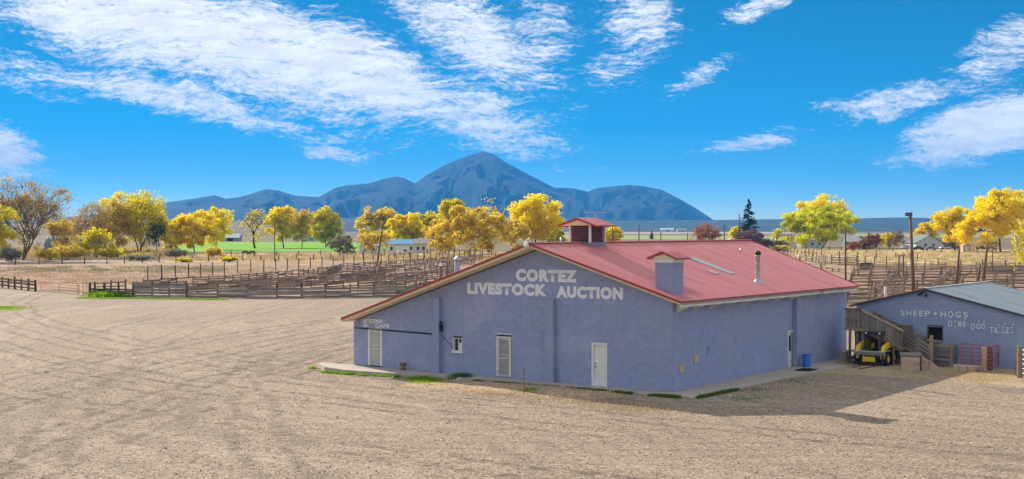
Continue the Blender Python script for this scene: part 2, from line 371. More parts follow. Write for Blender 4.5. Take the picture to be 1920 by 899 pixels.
M_PADDOCK = ground_mat('pinkish_dry_paddock', ((.31, .195, .125), (.38, .25, .155), (.24, .16, .095)), (.02, .05), .4, speck=[(.22, .50, .68, (.55, .40, .27)), (.7, .54, .72, (.235, .165, .10))], bscale=2.5, bdist=.15)
sheet('dry_paddock', [G(-300, 536), G(150, 544), G(170, 552), G(270, 545), G(560, 512), G(910, 478), G(600, 481), G(-300, 499)], M_PADDOCK, .004)
M_CORRAL = ground_mat('trodden_corral_dirt', ((.30, .185, .115), (.36, .235, .145), (.24, .15, .095)), (.05, .15), .4, speck=[(.9, .52, .7, (.42, .30, .21))], bscale=3)
sheet('corral_dirt', [G(170, 556), G(470, 559), G(700, 557), G(930, 550), G(1010, 478), G(900, 474), G(560, 512), G(270, 545)], M_CORRAL, .012)
sheet('stockyard_dirt', [loc2w(2.2, 41), loc2w(40, 45), G(2100, 498), G(1500, 488)], M_CORRAL, .02)
M_GREEN = ground_mat('green_hay_field', ((.14, .34, .012), (.19, .42, .016), (.18, .36, .03)), (.02, .06), .2, speck=[(.15, .55, .75, (.24, .38, .05))], bscale=1)
sheet('green_field', [G(300, 473), G(770, 471), G(790, 455), G(330, 454)], M_GREEN, .03)
sheet('far_green_field', [G(1050, 449), G(1470, 451), G(1460, 443), G(1060, 441)], ground_mat('pale_green_field', ((.26, .31, .09), (.33, .35, .12), (.36, .32, .16)), (.004, .012), 0), .06)
sheet('far_east_field', [G(1600, 444), G(1900, 446), G(1900, 438.5), G(1600, 438)], MATS.get('x') or bpy.data.materials['pale_green_field'], .06)
sheet('tan_plough_field', [G(1000, 439), G(1500, 438.5), G(1500, 435.5), G(1000, 436)], ground_mat('tan_stubble', ((.44, .33, .22), (.50, .38, .25), (.36, .28, .19)), (.002, .006), 0), .08)
M_STRAW = ground_mat('golden_straw_pasture', ((.52, .37, .13), (.62, .45, .17), (.40, .28, .11)), (.02, .07), .4, speck=[(.35, .5, .7, (.62, .49, .25)), (1.1, .54, .72, (.30, .21, .10))], bscale=2.5, bdist=.15)
sheet('straw_pasture', [G(1480, 467), G(2100, 470), G(2100, 508), G(1480, 490)], M_STRAW, .026)
sheet('straw_verge', [G(310, 476), G(960, 473), G(960, 487), G(310, 492)], M_STRAW, .016)
sheet('road', [G(-300, 494), G(60, 491.5), G(190, 490.5), G(330, 488), G(470, 485.5), G(470, 484.2), G(330, 486.3), G(190, 488.3), G(60, 489), G(-300, 490.5)], surf('pale_asphalt', (.30, .30, .31), (.36, .36, .37), 1, .9, bump=.1), .03)

def interp(pts, n):
    xs = np.array([p[0] for p in pts], float); ys = np.array([p[1] for p in pts], float)
    g = np.linspace(xs[0], xs[-1], n); return g, np.interp(g, xs, ys)
def terrain(name, prof, dist, depth, nx, ny, mat, rough, seed, back=.35, power=1.2, gul=1.0, wander=0.0):
    """a range with the given crest line, falling away in front and behind, cut by gullies"""
    gx, gy = interp(prof, nx); vs = []; fs = []
    ts = np.concatenate([np.linspace(-1, 0, ny), np.linspace(0, 1, max(4, ny // 4))[1:]])
    for j, t in enumerate(ts):
        for i in range(nx):
            dc = dist + wander * noise.noise(Vector((gx[i] * .004, seed, 0)))
            X = (gx[i] - 960) / F * dc; hc = max(0.0, (HOR - gy[i]) / F * dc + CAMH)
            a = abs(t); fall = (1 - a) ** power
            y = dc + (depth * t if t < 0 else depth * back * t)
            s_ = 3.2 / depth; Xn = X; X = (gx[i] - 960) / F * y
            n1 = noise.ridged_multi_fractal(Vector((Xn * s_ * 3.6, y * s_ * .8, seed)), 1.0, 2.1, 7, 1.0, 2.0)
            n2 = noise.noise(Vector((X * s_ * 7, y * s_ * 5, seed + 9)))
            bell = min(1, a * 5) * (1 - a)
            h = hc * fall + hc * bell * rough * ((n1 - 1.15) * gul + n2 * .25)
            h = min(h, hc * (1 - a * .95)) if t < 0 else min(h, hc * (1 - a * .3))
            vs.append((X, y, max(-3, h - (3 if a > .99 else 0))))
    for j in range(len(ts) - 1):
        for i in range(nx - 1):
            k = j * nx + i; fs.append((k, k + 1, k + nx + 1, k + nx))
    return structure(MB().add(vs, fs).build(name, mat, smooth=True))
M_MTN = ground_mat('forested_mountain', ((.012, .042, .055), (.018, .052, .065), (.03, .06, .07)), (.0016, .004), .8, speck=[(.005, .60, .74, (.10, .11, .11)), (.02, .5, .7, (.02, .045, .05))], bscale=.012, bdist=40)
MTN = [(-200, 418), (60, 414), (180, 402), (250, 391), (317, 379), (363, 373), (403, 366), (423, 373), (443, 371), (470, 364), (498, 355), (520, 357), (552, 367), (598, 370), (627, 353), (650, 348), (690, 344.5), (720, 336), (744, 331), (758, 334), (778, 344.5), (798, 330), (833, 310), (873, 294), (895, 287), (907, 285), (925, 289), (947, 304), (988, 326), (1039, 352), (1074, 353), (1102, 360), (1119, 353), (1177, 347), (1205, 349), (1240, 356), (1274, 373), (1303, 390), (1325, 404), (1338, 413), (1350, 422), (1365, 430), (1440, 431)]
terrain('mountain', MTN, 9500, 3600, 520, 90, M_MTN, .85, 3.3, wander=900)
M_MESA = ground_mat('juniper_mesa', ((.04, .055, .04), (.06, .075, .05), (.05, .06, .045)), (.004, .01), .5, speck=[(.03, .5, .66, (.025, .035, .025)), (.007, .62, .72, (.26, .20, .14))], bscale=.05, bdist=6)
terrain('mesa', [(560, 424), (640, 409), (720, 413), (900, 416), (1120, 414), (1337, 413), (1480, 411), (1560, 412), (1640, 409), (1700, 408), (1760, 410), (1860, 411), (1960, 409), (2200, 412)], 6200, 1700, 260, 16, M_MESA, .35, 8.1, power=.9)
terrain('brown_hill', [(-500, 424), (-100, 418), (60, 420), (130, 423), (200, 424), (360, 420), (420, 414), (470, 413), (540, 419), (640, 428)], 2600, 900, 120, 12, ground_mat('brown_hillside', ((.17, .125, .08), (.21, .155, .10), (.11, .10, .06)), (.01, .03), .3, speck=[(.08, .55, .7, (.09, .10, .06))], bscale=.1, bdist=3), .3, 5.2, power=.8)

# ------------------------------------------------------------------ auction barn
L1, L2, UPX = 21.0, 23.4, 7.85
ZR, SL = 7.443, .3313
def roof_under_r(x): return 7.162 - SL * (x + UPX)          # x right of the ridge
def roof_under_l(x): return 7.162 + SL * (x + UPX)
def under(x): return roof_under_r(x) if x > -UPX else roof_under_l(x)
barn = thing('auction_barn', 'large blue block livestock auction barn with red metal roof', 'barn', (C0.x, C0.y, 0), -TH)

def clip_poly(poly, a, b, c):
    """keep a*x + b*z <= c"""
    out = []
    for i in range(len(poly)):
        p, q = poly[i], poly[(i + 1) % len(poly)]
        dp, dq = a * p[0] + b * p[1] - c, a * q[0] + b * q[1] - c
        if dp <= 0: out.append(p)
        if (dp < 0 < dq) or (dq < 0 < dp):
            t = dp / (dp - dq); out.append((p[0] + t * (q[0] - p[0]), p[1] + t * (q[1] - p[1])))
    return out
def block_wall(name, label, parent, x0, x1, z0, z1, planes, holes, mat, place, seed, cell=(.4, .2), n_parts=150, near=None, gap=(.003, .017), pick=None):
    """a wall of separate painted blocks over a recessed joint layer.  place(x, z, d) -> 3D (d = depth towards the viewer)"""
    r = random.Random(seed); bw, bh = cell; items = []; joint = MB()
    nz = int(math.ceil((z1 - z0) / bh))
    for k in range(nz):
        za, zb = z0 + k * bh, min(z1, z0 + (k + 1) * bh); zm = (za + zb) / 2
        x = x0 - (bw / 2 if k % 2 else 0)
        while x < x1 - 1e-4:
            spans = [(max(x, x0), min(x + bw, x1))]; x += bw
            for hx0, hx1, hz0, hz1 in holes:
                if hz0 < zm < hz1:
                    ns = []
                    for a, b in spans:
                        if b <= hx0 or a >= hx1: ns.append((a, b)); continue
                        if a < hx0: ns.append((a, hx0))
                        if b > hx1: ns.append((hx1, b))
                    spans = ns
            for a, b in spans:
                if b - a < .03: continue
                cellp = [(a, za), (b, za), (b, zb), (a, zb)]
                g1, g2 = r.uniform(*gap) / 2, r.uniform(*gap) / 2
                blk = [(a + g1, za + g2), (b - g1, za + g2), (b - g1, zb - g2), (a + g1, zb - g2)]
                for A, B, Cc in planes: cellp = clip_poly(cellp, A, B, Cc) if cellp else []; blk = clip_poly(blk, A, B, Cc) if blk else []
                if len(cellp) >= 3: joint.add([place(px, pz, 0) for px, pz in cellp], [tuple(range(len(cellp)))])
                if len(blk) >= 3: items.append((blk, .010 + r.random() * .007, r.random()))
    wall = joint.build(name, M_JOINT, parent)
    if label: wall['label'] = label
    cx = lambda it: sum(p[0] for p in it[0]) / len(it[0])
    cz = lambda it: sum(p[1] for p in it[0]) / len(it[0])
    items.sort(key=lambda it: (pick(cx(it), cz(it)) if pick else -cx(it)))
    def geom(mb, it, tones):
        poly, d, t = it; n = len(poly)
        vs = [place(x, z, d) for x, z in poly] + [place(x, z, 0) for x, z in poly]
        mb.add(vs, [tuple(range(n))] + [(i, i + n, (i + 1) % n + n, (i + 1) % n) for i in range(n)]); tones += [t] * (2 * n)
    def finish(me, tones):
        at_ = me.attributes.new('tone', 'FLOAT', 'POINT'); at_.data.foreach_set('value', tones)
    for it in items[:n_parts]:
        mb, tn = MB(), []; geom(mb, it, tn); me = mb.mesh('block', mat); finish(me, tn); link('block', me, wall)
    mb, tn = MB(), []
    for it in items[n_parts:]: geom(mb, it, tn)
    if mb.v:
        me = mb.mesh('block_courses', mat); finish(me, tn); o = link('block_courses', me, wall); o['kind'] = 'stuff'
    return wall

# openings of the front wall (x0, x1, z0, z1)
def rect_front(px0, px1, pt, pb, y=0.0):
    xm = (px0 + px1) / 2
    return front(px0, pb, y)[0], front(px1, pb, y)[0], front(xm, pb, y)[1], front(xm, pt, y)[1]
D1 = rect_front(692, 717, 617, 686); D2 = rect_front(932.5, 958.5, 632, 706); D3 = rect_front(1110, 1139, 643, 724); W1 = rect_front(850.5, 867, 634, 658)
FRZ = -.15
front_pl = [(SL, 1, 7.162 - SL * UPX), (-SL, 1, 7.162 + SL * UPX)]
fr_place = lambda x, z, d: (x, -d, z)
block_wall('front_wall', None, barn, -L1, 0, FRZ, 7.3, front_pl, [D1, D2, D3, W1], M_BLUE, fr_place, 11, n_parts=150, pick=lambda x, z: -x * 1.0 + abs(z - 2.0) * .5)
# openings of the side wall (y along the wall)
ya, yb = side(1476, 690)[0], side(1490.5, 690)[0]
SD = (ya, yb, side(1483, 690)[1], side(1483, 620)[1])
si_place = lambda y, z, d: (d, y, z)
ZE = 4.56
block_wall('side_wall', None, barn, 0, L2, FRZ, ZE, [], [SD], M_BLUE, si_place, 12, n_parts=150, pick=lambda y, z: y + abs(z - 2.0) * .5)
# the two walls out of view, and an inner lining that keeps daylight out
w = MB(); w.add([(-L1, 0, FRZ), (-L1, L2, FRZ), (-L1, L2, under(-L1)), (-L1, 0, under(-L1))], [(0, 3, 2, 1)])
w.add([(-L1, L2, FRZ), (0, L2, FRZ), (0, L2, under(0)), (-UPX, L2, 7.162), (-L1, L2, under(-L1))], [(0, 4, 3, 2, 1)])
w.build('rear_wall', M_BLUE, barn)
i_ = MB(); i_.add([(-L1 + .3, .35, FRZ), (-.3, .35, FRZ), (-.3, .35, 4.3), (-UPX, .35, 6.9), (-L1 + .3, .35, 2.5)], [(0, 1, 2, 3, 4)])
i_.add([(-.3, .35, FRZ), (-.3, L2 - .2, FRZ), (-.3, L2 - .2, 4.3), (-.3, .35, 4.3)], [(0, 1, 2, 3)]); i_.build('inner_lining', M_DARK, barn)

# roof: separate ribbed sheets
OE, OL = .695, .22
N1, N2, F1, F2, NL = 1.138, .411, 2.403, .256, .85
def roof_slope(parent, name, xr, zr, xe, ze, yr0, yr1, ye0, ye1, n, mat, rib=.011, ribs=4, thick=.02):
    for i in range(n):
        prof = []
        for k in range(ribs):
            for f_, h in ((0, 0), (.34, 0), (.42, rib), (.62, rib), (.70, 0)):
                prof.append(((k + f_) / ribs, h))
        prof.append((1, 0))
        mb = MB(); vs = []
        jz = rng.uniform(0, .006)
        for t, h in prof:
            tt = (i + t) / n
            vs.append((xr, yr0 + tt * (yr1 - yr0), zr + h + jz)); vs.append((xe, ye0 + tt * (ye1 - ye0), ze + h + jz))
        m = len(prof)
        mb.add(vs, [(2 * k, 2 * k + 1, 2 * k + 3, 2 * k + 2) if xe > xr else (2 * k, 2 * k + 2, 2 * k + 3, 2 * k + 1) for k in range(m - 1)])
        mb.build(name, mat, parent)
xe_r, ze_r = OE, ZR - SL * (OE + UPX)
xe_l, ze_l = -L1 - OL, ZR - SL * (L1 + OL - UPX)
rd = MB()   # deck below the sheets: soffit boards show under the gable overhang
T = .035
for xe, ze, yn, yf in ((xe_r - .02, ze_r, N2 - .02, F2 - .02), (xe_l + .02, ze_l, NL - .02, 1.2)):
    a = [(-UPX, -N1 + .02, ZR - T), (-UPX, L2 + F1 - .02, ZR - T), (xe, L2 + yf, ze - T), (xe, -yn, ze - T)]
    b = [(p[0], p[1], p[2] - .17) for p in a]
    rd.add(a + b, [(0, 1, 2, 3), (7, 6, 5, 4), (0, 3, 7, 4), (1, 5, 6, 2), (2, 6, 7, 3)])
deck = rd.build('roof_deck', M_SOFFIT, barn)
roof_slope(barn, 'roof_sheet', -UPX, ZR, xe_r, ze_r, -N1, L2 + F1, -N2, L2 + F2, 30, M_ROOF)
roof_slope(barn, 'roof_sheet', -UPX, ZR, xe_l, ze_l, -N1, L2 + F1, -NL, L2 + 1.2, 24, M_ROOF)
MB().beam((-UPX, -N1 - .01, ZR + .035), (-UPX, L2 + F1 + .01, ZR + .035), .34, .05).build('ridge_cap', M_ROOF, barn)
for p, q in (((-UPX, -N1 - .03, ZR - .05), (xe_r + .03, -N2 - .03, ze_r - .05)), ((-UPX, -N1 - .03, ZR - .02), (xe_l, -NL - .03, ze_l - .02))):
    MB().beam(p, q, .05, .11).build('rake_trim', M_TRIM, barn)
MB().beam((-UPX, L2 + F1 + .03, ZR - .05), (xe_r, L2 + F2 + .03, ze_r - .05), .05, .17).build('rake_trim', M_TRIM, barn)
MB().beam((xe_r + .03, -N2, ze_r - .03), (xe_r + .03, L2 + F2, ze_r - .03), .05, .075).build('eave_trim', M_TRIM, barn)
MB().beam((xe_l - .03, -NL, ze_l - .05), (xe_l - .03, L2 + 1.2, ze_l - .05), .05, .15).build('eave_trim', M_TRIM, barn)
MB().beam((xe_r - .05, -N2 + .02, ze_r - .19), (xe_r - .05, L2 + F2 - .02, ze_r - .19), .06, .22).build('eave_fascia', M_OLDWHITE, barn)
for k in range(11):                                  # rafter tails
    px = 1293 + k * 29.5
    y = side(px, 575, OE)[0]
    if y > L2 - .1: break
    MB().prism([(0, 3.98), (.62, 4.29), (.62, 4.42), (0, 4.42)], y - .09, y + .09).build('rafter_tail', M_OLDWHITE, barn)

# pilasters
def pilaster(x0, x1, zt, d, nm='pilaster'):
    p = MB().box(x0, x1, -d, 0, FRZ, zt).build(nm, M_BLUE, barn)
    k = 0; z = FRZ
    while z < zt - .02:
        za, zb = z + .006, min(z + .2, zt) - .006
        MB().box(x0 - .006, x1 + .006, -d - .012, -.02, za, zb).build('block', M_BLUE, p); z += .2
xa = front(811.5, 690, -.3)[0]; xb = front(822.5, 690, -.3)[0]; pilaster(xa, xb, front(817, 559, -.3)[1], .30)
xc = front(1022.5, 710, -.3)[0]; xd = front(1037, 710, -.3)[0]; pilaster(xc, xd, front(1030, 562, -.3)[1], .30)
yp0, yp1 = side(1494, 680, .28)[0], side(1502, 680, .28)[0]
p = MB().box(0, .28, yp0, yp1 + .35, FRZ, 4.25).build('side_pilaster', M_BLUE, barn)
for k in range(22):
    MB().box(.02, .292, yp0 - .006, yp1 + .356, FRZ + k * .2 + .006, FRZ + k * .2 + .194).build('block', M_BLUE, p)

# doors
def barred_door(D, name, label, bars, back, frame):
    x0, x1, z0, z1 = D; e = MB(); fw = .075
    e.box(x0 - .02, x0 + fw, -.07, .10, z0, z1 + .02); e.box(x1 - fw, x1 + .02, -.07, .10, z0, z1 + .02); e.box(x0 + fw, x1 - fw, -.07, .10, z1 - fw, z1 + .02)
    d = e.build(name, frame, barn); d['label'] = label
    MB().box(x0 + fw, x1 - fw, .06, .09, z0, z1 - fw).build('door_leaf', back, d)
    b = MB(); n = 9
    for k in range(n + 1):
        x = x0 + fw + .03 + (x1 - x0 - 2 * fw - .06) * k / n
        wd = .026 if k in (0, n) else .009
        MB().box(x - wd, x + wd, -.045, -.02, z0 + .03, z1 - fw - .02).build('bar', bars, d)
    zm = z0 + (z1 - z0) * .46
    for z, h in ((zm, .035), (zm + .18, .03), (z0 + .05, .04), (z1 - fw - .05, .03)):
        MB().box(x0 + fw, x1 - fw, -.055, -.046, z - h / 2, z + h / 2).build('cross_bar', bars, d)
    MB().box(x1 - fw - .13, x1 - fw - .02, -.075, -.056, zm + .02, zm + .16).build('lock_plate', M_STEEL, d)
    return d
barred_door(D1, 'security_door', 'white barred security door under the cafe lettering', M_WHITE, surf('pale_door_behind', (.50, .48, .45), (.56, .54, .50), 3, .7), M_WHITE)
barred_door(D2, 'security_door', 'white framed barred door with a tan screen', M_OLDWHITE, M_SCREEN, M_OLDWHITE)
x0, x1, z0, z1 = D3
d = MB().box(x0, x0 + .11, -.05, .12, z0, z1).box(x1 - .11, x1, -.05, .12, z0, z1).box(x0 + .11, x1 - .11, -.05, .12, z1 - .11, z1).build('panel_door', M_WHITE, barn); d['label'] = 'white six panel door between the pilaster and the corner'
MB().box(x0 - .05, x1 + .05, -.12, .12, z0 - .07, z0 + .02).build('threshold', M_OLDWHITE, d)
leaf = MB().box(x0 + .11, x1 - .11, .05, .08, z0 + .02, z1 - .11).build('door_leaf', M_WHITE, d)
lw = x1 - x0 - .22
for ix in (0, 1):
    for zz0, zz1 in ((.08, .38), (.44, .72), (.78, .93)):
        xx = x0 + .11 + lw * (.12 + .42 * ix); h = z1 - z0 - .13
        MB().box(xx, xx + lw * .34, .038, .05, z0 + h * zz0, z0 + h * zz1).build('door_panel', M_WHITE, d)
for zz in (.98, 1.15): MB().lathe([(0, -.06), (.035, -.055), (.03, -.02), (.02, .0)], (x0 + .2, .05, z0 + zz), 10, 'y').build('door_knob', M_MDARK, d, True)
# side door
y0, y1, z0, z1 = SD
d = MB().box(-.1, .05, y0, y0 + .09, z0, z1).box(-.1, .05, y1 - .09, y1, z0, z1).box(-.1, .05, y0 + .09, y1 - .09, z1 - .09, z1).build('side_door', M_OLDWHITE, barn); d['label'] = 'worn white side door with a tall narrow pane'
MB().box(-.08, -.05, y0 + .09, y1 - .09, z0, z1 - .09).build('door_leaf', M_OLDWHITE, d)
MB().box(-.05, -.04, y0 + .26, y1 - .50, z0 + 1.0, z1 - .3).build('pane', M_GLASS, d)
MB().box(-.05, -.02, y0 + .22, y0 + .26, z0 + .95, z1 - .25).box(-.05, -.02, y1 - .50, y1 - .46, z0 + .95, z1 - .25).build('pane_frame', M_OLDWHITE, d)
# window
x0, x1, z0, z1 = W1
wn = MB().box(x0, x0 + .05, -.02, .12, z0, z1).box(x1 - .05, x1, -.02, .12, z0, z1).box(x0 + .05, x1 - .05, -.02, .12, z1 - .04, z1).build('window', M_OLDWHITE, barn)
MB().box(x0 - .05, x1 + .05, -.08, .12, z0 - .13, z0 + .01).build('sill', M_WHITE, wn)
MB().box(x0 + .05, x0 + .34, .10, .115, z0 + .01, z1 - .04).build('pane', M_GLASS, wn)
MB().box(x0 + .34, x1 - .05, .04, .07, z0 + .01, z1 - .04).build('boarded_pane', M_WHITE, wn)
MB().box(x0 + .31, x0 + .345, .02, .09, z0 + .01, z1 - .04).build('mullion', M_OLDWHITE, wn)
MB().box(x0 + .38, x0 + .52, .02, .038, z1 - .26, z1 - .06).build('vent', M_DARK, wn)

# lettering painted on the walls
def letters(txt, parent, x, z, w, h, mat, y=-.0225, bold=.03, rot=(R(90), 0, 0), name='lettering', shear=0.0, slant=0.0, sidewall=False, space=1.0):
    cu = bpy.data.curves.new(name, 'FONT'); cu.body = txt; cu.size = 1; cu.extrude = .0; cu.offset = bold; cu.resolution_u = 4; cu.space_character = space
    o = bpy.data.objects.new(name, cu); COL.objects.link(o)
    dg = bpy.context.evaluated_depsgraph_get(); me = bpy.data.meshes.new_from_object(o.evaluated_get(dg)); bpy.data.objects.remove(o); bpy.data.curves.remove(cu)
    n = len(me.vertices); co = np.empty(n * 3); me.vertices.foreach_get('co', co); co = co.reshape(-1, 3)
    lo, hi = co.min(0), co.max(0)
    X = (co[:, 0] - lo[0]) / (hi[0] - lo[0]) * w; Z = (co[:, 1] - lo[1]) / (hi[1] - lo[1]) * h
    co[:, 0] = x + X; co[:, 2] = z + Z + slant * X; co[:, 1] = y
    me.vertices.foreach_set('co', co.ravel()); me.materials.clear(); me.materials.append(mat); me.update()
    me.name = name
    return link(name, me, parent)
def word_at(txt, pl, pr, pt, pb, parent=barn, bold=.03, y=-.0225, conv=front, slant=0.0, mat=None, space=1.06):
    x0_, x1_ = conv(pl, pb, 0)[0], conv(pr, pb, 0)[0]
    zt, zb = conv(pl, pt, 0)[1], conv(pl, pb, 0)[1]
    return letters(txt, parent, x0_, zb, x1_ - x0_, zt - zb, mat or M_LETTER, y, bold, slant=slant, space=space)
word_at('CORTEZ', 967.5, 1082.5, 504.5, 527.5, bold=.07, space=1.16)
word_at('LIVESTOCK', 876.5, 1025.5, 529.5, 551.5, bold=.07, space=1.16)
word_at('AUCTION', 1043.5, 1168.5, 536, 558.5, bold=.07, space=1.16)
word_at('S', 681.5, 689, 599, 613.5, bold=.03)
word_at('TOCKMAN', 688.5, 717.5, 598.5, 606.5, bold=.045, slant=.03)
word_at('CAFE', 703.5, 730, 607, 614.5, bold=.035)
word_at('REST', 932.5, 943, 624, 627.5, bold=.02)
word_at('ROOMS', 945, 959, 624.5, 628, bold=.02)

# conduit, lamps and boxes on the front
za = front(664, 614.5)[1]; zb = front(812, 626.5)[1]
MB().tube([(-L1, -.05, za), (front(811, 626)[0], -.05, zb)], .038, 8).build('conduit', M_BLACK, barn, True)
xb_ = front(828, 590)[0]
b = MB().box(xb_ - .1, xb_ + .12, -.30, -.02, front(828, 621)[1], front(828, 609)[1]).build('junction_box', M_MDARK, barn)
MB().tube([(xb_ + .02, -.2, front(828, 610)[1]), (xb_ + .2, -.3, front(832, 604)[1])], [.05, .09], 8).build('flood_lamp', M_MDARK, barn, True)
MB().tube([(xb_, -.1, front(829, 626)[1]), (front(840, 640)[0], -.04, front(840, 641)[1]), (W1[0], -.03, front(850, 652)[1])], .012, 4).build('cable', M_BLACK, barn)
MB().tube([(xb_ - .45, -.35, front(817, 557)[1]), (front(815, 545)[0], -.5, front(815, 548)[1]), (front(811, 535)[0], -.9, front(811, 528)[1])], .012, 4).build('cable', M_BLACK, barn)
xl, zl_ = front(988, 462, -1.25)
lamp = MB().lathe([(.0, -.12), (.12, -.10), (.16, -.02), (.1, .05), (.07, .2), (.0, .24)], (xl, -1.3, zl_ + .05), 12).build('gable_lamp', M_WHITE, barn, True)
MB().tube([(xl, -1.3, zl_ + .28), (xl + .1, -1.2, zl_ + .42), (xl + .3, -1.05, ZR + .02)], .03, 6).build('lamp_arm', M_STEEL, lamp)
MB().tube([(front(1047, 700)[0], -.06, FRZ), (front(1047, 700)[0], -.06, .75), (front(1043, 700)[0], -.06, .78)], .035, 8).build('stub_pipe', M_BLUE, barn, True)

# boxes on the side wall
def side_box(px0, px1, pt, pb, d, mat, nm):
    a, b_ = side(px0, pb)[0], side(px1, pb)[0]; MB().box(.01, d, a, b_, side(px0, pb)[1], side(px0, pt)[1]).build(nm, mat, barn, bevel=.01)
M_BEIGE = surf('beige_cover_plate', (.52, .40, .26), (.58, .46, .31), 5, .6, bump=.05)
side_box(1273.5, 1281.5, 686, 699.5, .07, M_BEIGE, 'cover_plate'); side_box(1300.5, 1308.5, 667, 680.5, .07, M_BEIGE, 'cover_plate')
side_box(1325, 1336, 652, 668, .06, M_BLUE, 'meter_panel'); side_box(1326, 1334, 649.5, 656, .12, M_BLUE, 'meter_hood')

# things on the roof
def rz(x): return ZR - SL * abs(x + UPX)
def on_roof(px, py, z_add=0.0):
    """place on the right roof slope seen at a pixel"""
    D = Vector(((px - 960) / F, 1.0)); 
    # z = ZR - SL*(x+UPX); x = U.(tD - C0); z = CAMH + t*dz
    dz = (HOR - py) / F; ud = U.dot(D); uc = U.dot(C0)
    t = (ZR + z_add - SL * (UPX - uc) - CAMH) / (dz + SL * ud)
    q = D * t - C0; return U.dot(q), V.dot(q)
cu_x, cu_y, cu_w, cu_d = -UPX, 3.86, 1.30, 1.55
zt_c = ZR + 1.02
cup = MB().box(cu_x - cu_w / 2 + .07, cu_x + cu_w / 2 - .07, cu_y + .07, cu_y + cu_d - .07, ZR - .3, zt_c).build('cupola', M_DARK, barn); cup['label'] = 'louvred cupola astride the ridge with its own red roof'
for sx in (-1, 1):
    for yy in (cu_y, cu_y + cu_d):
        MB().box(cu_x + sx * cu_w / 2 - .055, cu_x + sx * cu_w / 2 + .055, yy - .055, yy + .055, ZR - .3, zt_c).build('corner_post', M_WHITE, cup)
M_LOUVER = surf('purple_brown_louvre', (.22, .12, .16), (.28, .16, .20), 4, .7, bump=.1)
for k in range(10):
    z = ZR + .0 + k * .1
    MB().beam((cu_x - cu_w / 2 + .056, cu_y - .0, z + .05), (cu_x + cu_w / 2 - .056, cu_y - .0, z + .05), .09, .015, up=(0, .55, .83)).build('louvre_slat', M_LOUVER, cup)
    MB().beam((cu_x + cu_w / 2, cu_y + .056, z + .05), (cu_x + cu_w / 2, cu_y + cu_d - .056, z + .05), .09, .015, up=(-.55, 0, .83)).build('louvre_slat', M_LOUVER, cup)
M_FLASH = surf('grey_flashing', (.22, .22, .26), (.28, .28, .32), 3, .5, .3, .05)
MB().prism([(cu_x - .72, ZR - .30), (cu_x + .72, ZR - .30), (cu_x + .72, ZR + .02), (cu_x - .72, ZR + .02)], cu_y - .07, cu_y + cu_d + .07).build('curb_flashing', M_FLASH, cup)
def gable_cap(parent, xc_, yc0, yc1, half, ze, rise, mat, n=6):
    apex = ze + rise
    MB().prism([(xc_ - half + .18, ze - .0), (xc_ + half - .18, ze - .0), (xc_, apex - .1)], yc0 + .12, yc1 - .12).build('gable_board', M_SOFFIT if mat is M_ROOF and rise < .5 else M_WHITE, parent)
    roof_slope(parent, 'cap_roof_sheet', xc_, apex, xc_ + half, ze, yc0, yc1, yc0, yc1, 1, mat, rib=.02, ribs=n)
    roof_slope(parent, 'cap_roof_sheet', xc_, apex, xc_ - half, ze, yc0, yc1, yc0, yc1, 1, mat, rib=.02, ribs=n)
    for s_ in (-1, 1):
        MB().beam((xc_, yc0 - .01, apex - .03), (xc_ + s_ * half, yc0 - .01, ze - .03), .04, .09).build('cap_trim', M_TRIM, parent)
        MB().beam((xc_ + s_ * (half - .02), yc0 + .02, ze - .04), (xc_ + s_ * (half - .02), yc1, ze - .04), .05, .06).build('cap_trim', M_TRIM, parent)
        MB().add([(xc_, yc0 + .02, apex - .035), (xc_ + s_ * (half - .03), yc0 + .02, ze - .035), (xc_ + s_ * (half - .03), yc1 - .02, ze - .035), (xc_, yc1 - .02, apex - .035)], [(0, 1, 2, 3)]).build('cap_soffit', M_SOFFIT, parent)
gable_cap(cup, cu_x, cu_y - .38, cu_y + cu_d + .38, 1.22, zt_c - .06, .42, M_ROOF, 8)
ax, ay = cu_x, cu_y + cu_d + .1
an = MB().tube([(ax, ay, zt_c + .3), (ax, ay, zt_c + .72)], .02, 5).tube([(ax - .7, ay - .35, zt_c + .68), (ax + .75, ay + .4, zt_c + .68)], .014, 4)
for k in range(6):
    bx, by = ax - .55 + k * .22, ay - .28 + k * .12; an.tube([(bx - .14, by + .2, zt_c + .68), (bx + .14, by - .2, zt_c + .68)], .008, 4)
an.build('tv_antenna', M_STEEL, cup)
# block chimney with gabled cap
chx, chy = on_roof(1262, 553)
cw, cd = 1.02, 1.10
ch = MB().box(chx - cw, chx, chy, chy + cd, rz(chx) - .4, 6.72).build('chimney', M_JOINT, barn); ch['label'] = 'square block chimney with a small red gabled cap'
zz = rz(chx) - .1
k = 0
while zz < 6.48:
    o_ = .2 if k % 2 else .4
    for a, b_ in ((chx - cw, chx - cw + o_), (chx - cw + o_, chx - cw + o_ + .4), (chx - cw + o_ + .4, chx)):
        if b_ - a > .02: MB().box(a + .008, min(b_, chx) - .008, chy - .012, chy + .05, zz + .008, min(zz + .2, 6.50) - .008).build('block', M_BLUE, ch)
    for a, b_ in ((chy, chy + .6 - o_), (chy + .6 - o_, chy + 1.0 - o_), (chy + 1.0 - o_, chy + cd)):
        if b_ - a > .02: MB().box(chx - .05, chx + .012, a + .008, min(b_, chy + cd) - .008, zz + .008, min(zz + .2, 6.50) - .008).build('block', M_BLUE, ch)
    zz += .2; k += 1
MB().box(chx - cw - .05, chx + .05, chy - .05, chy + cd + .05, 6.50, 6.74).build('cap_band', M_WHITE, ch)
gable_cap(ch, chx - cw / 2, chy - .25, chy + cd + .25, .86, 6.73, .34, M_ROOF, 7)
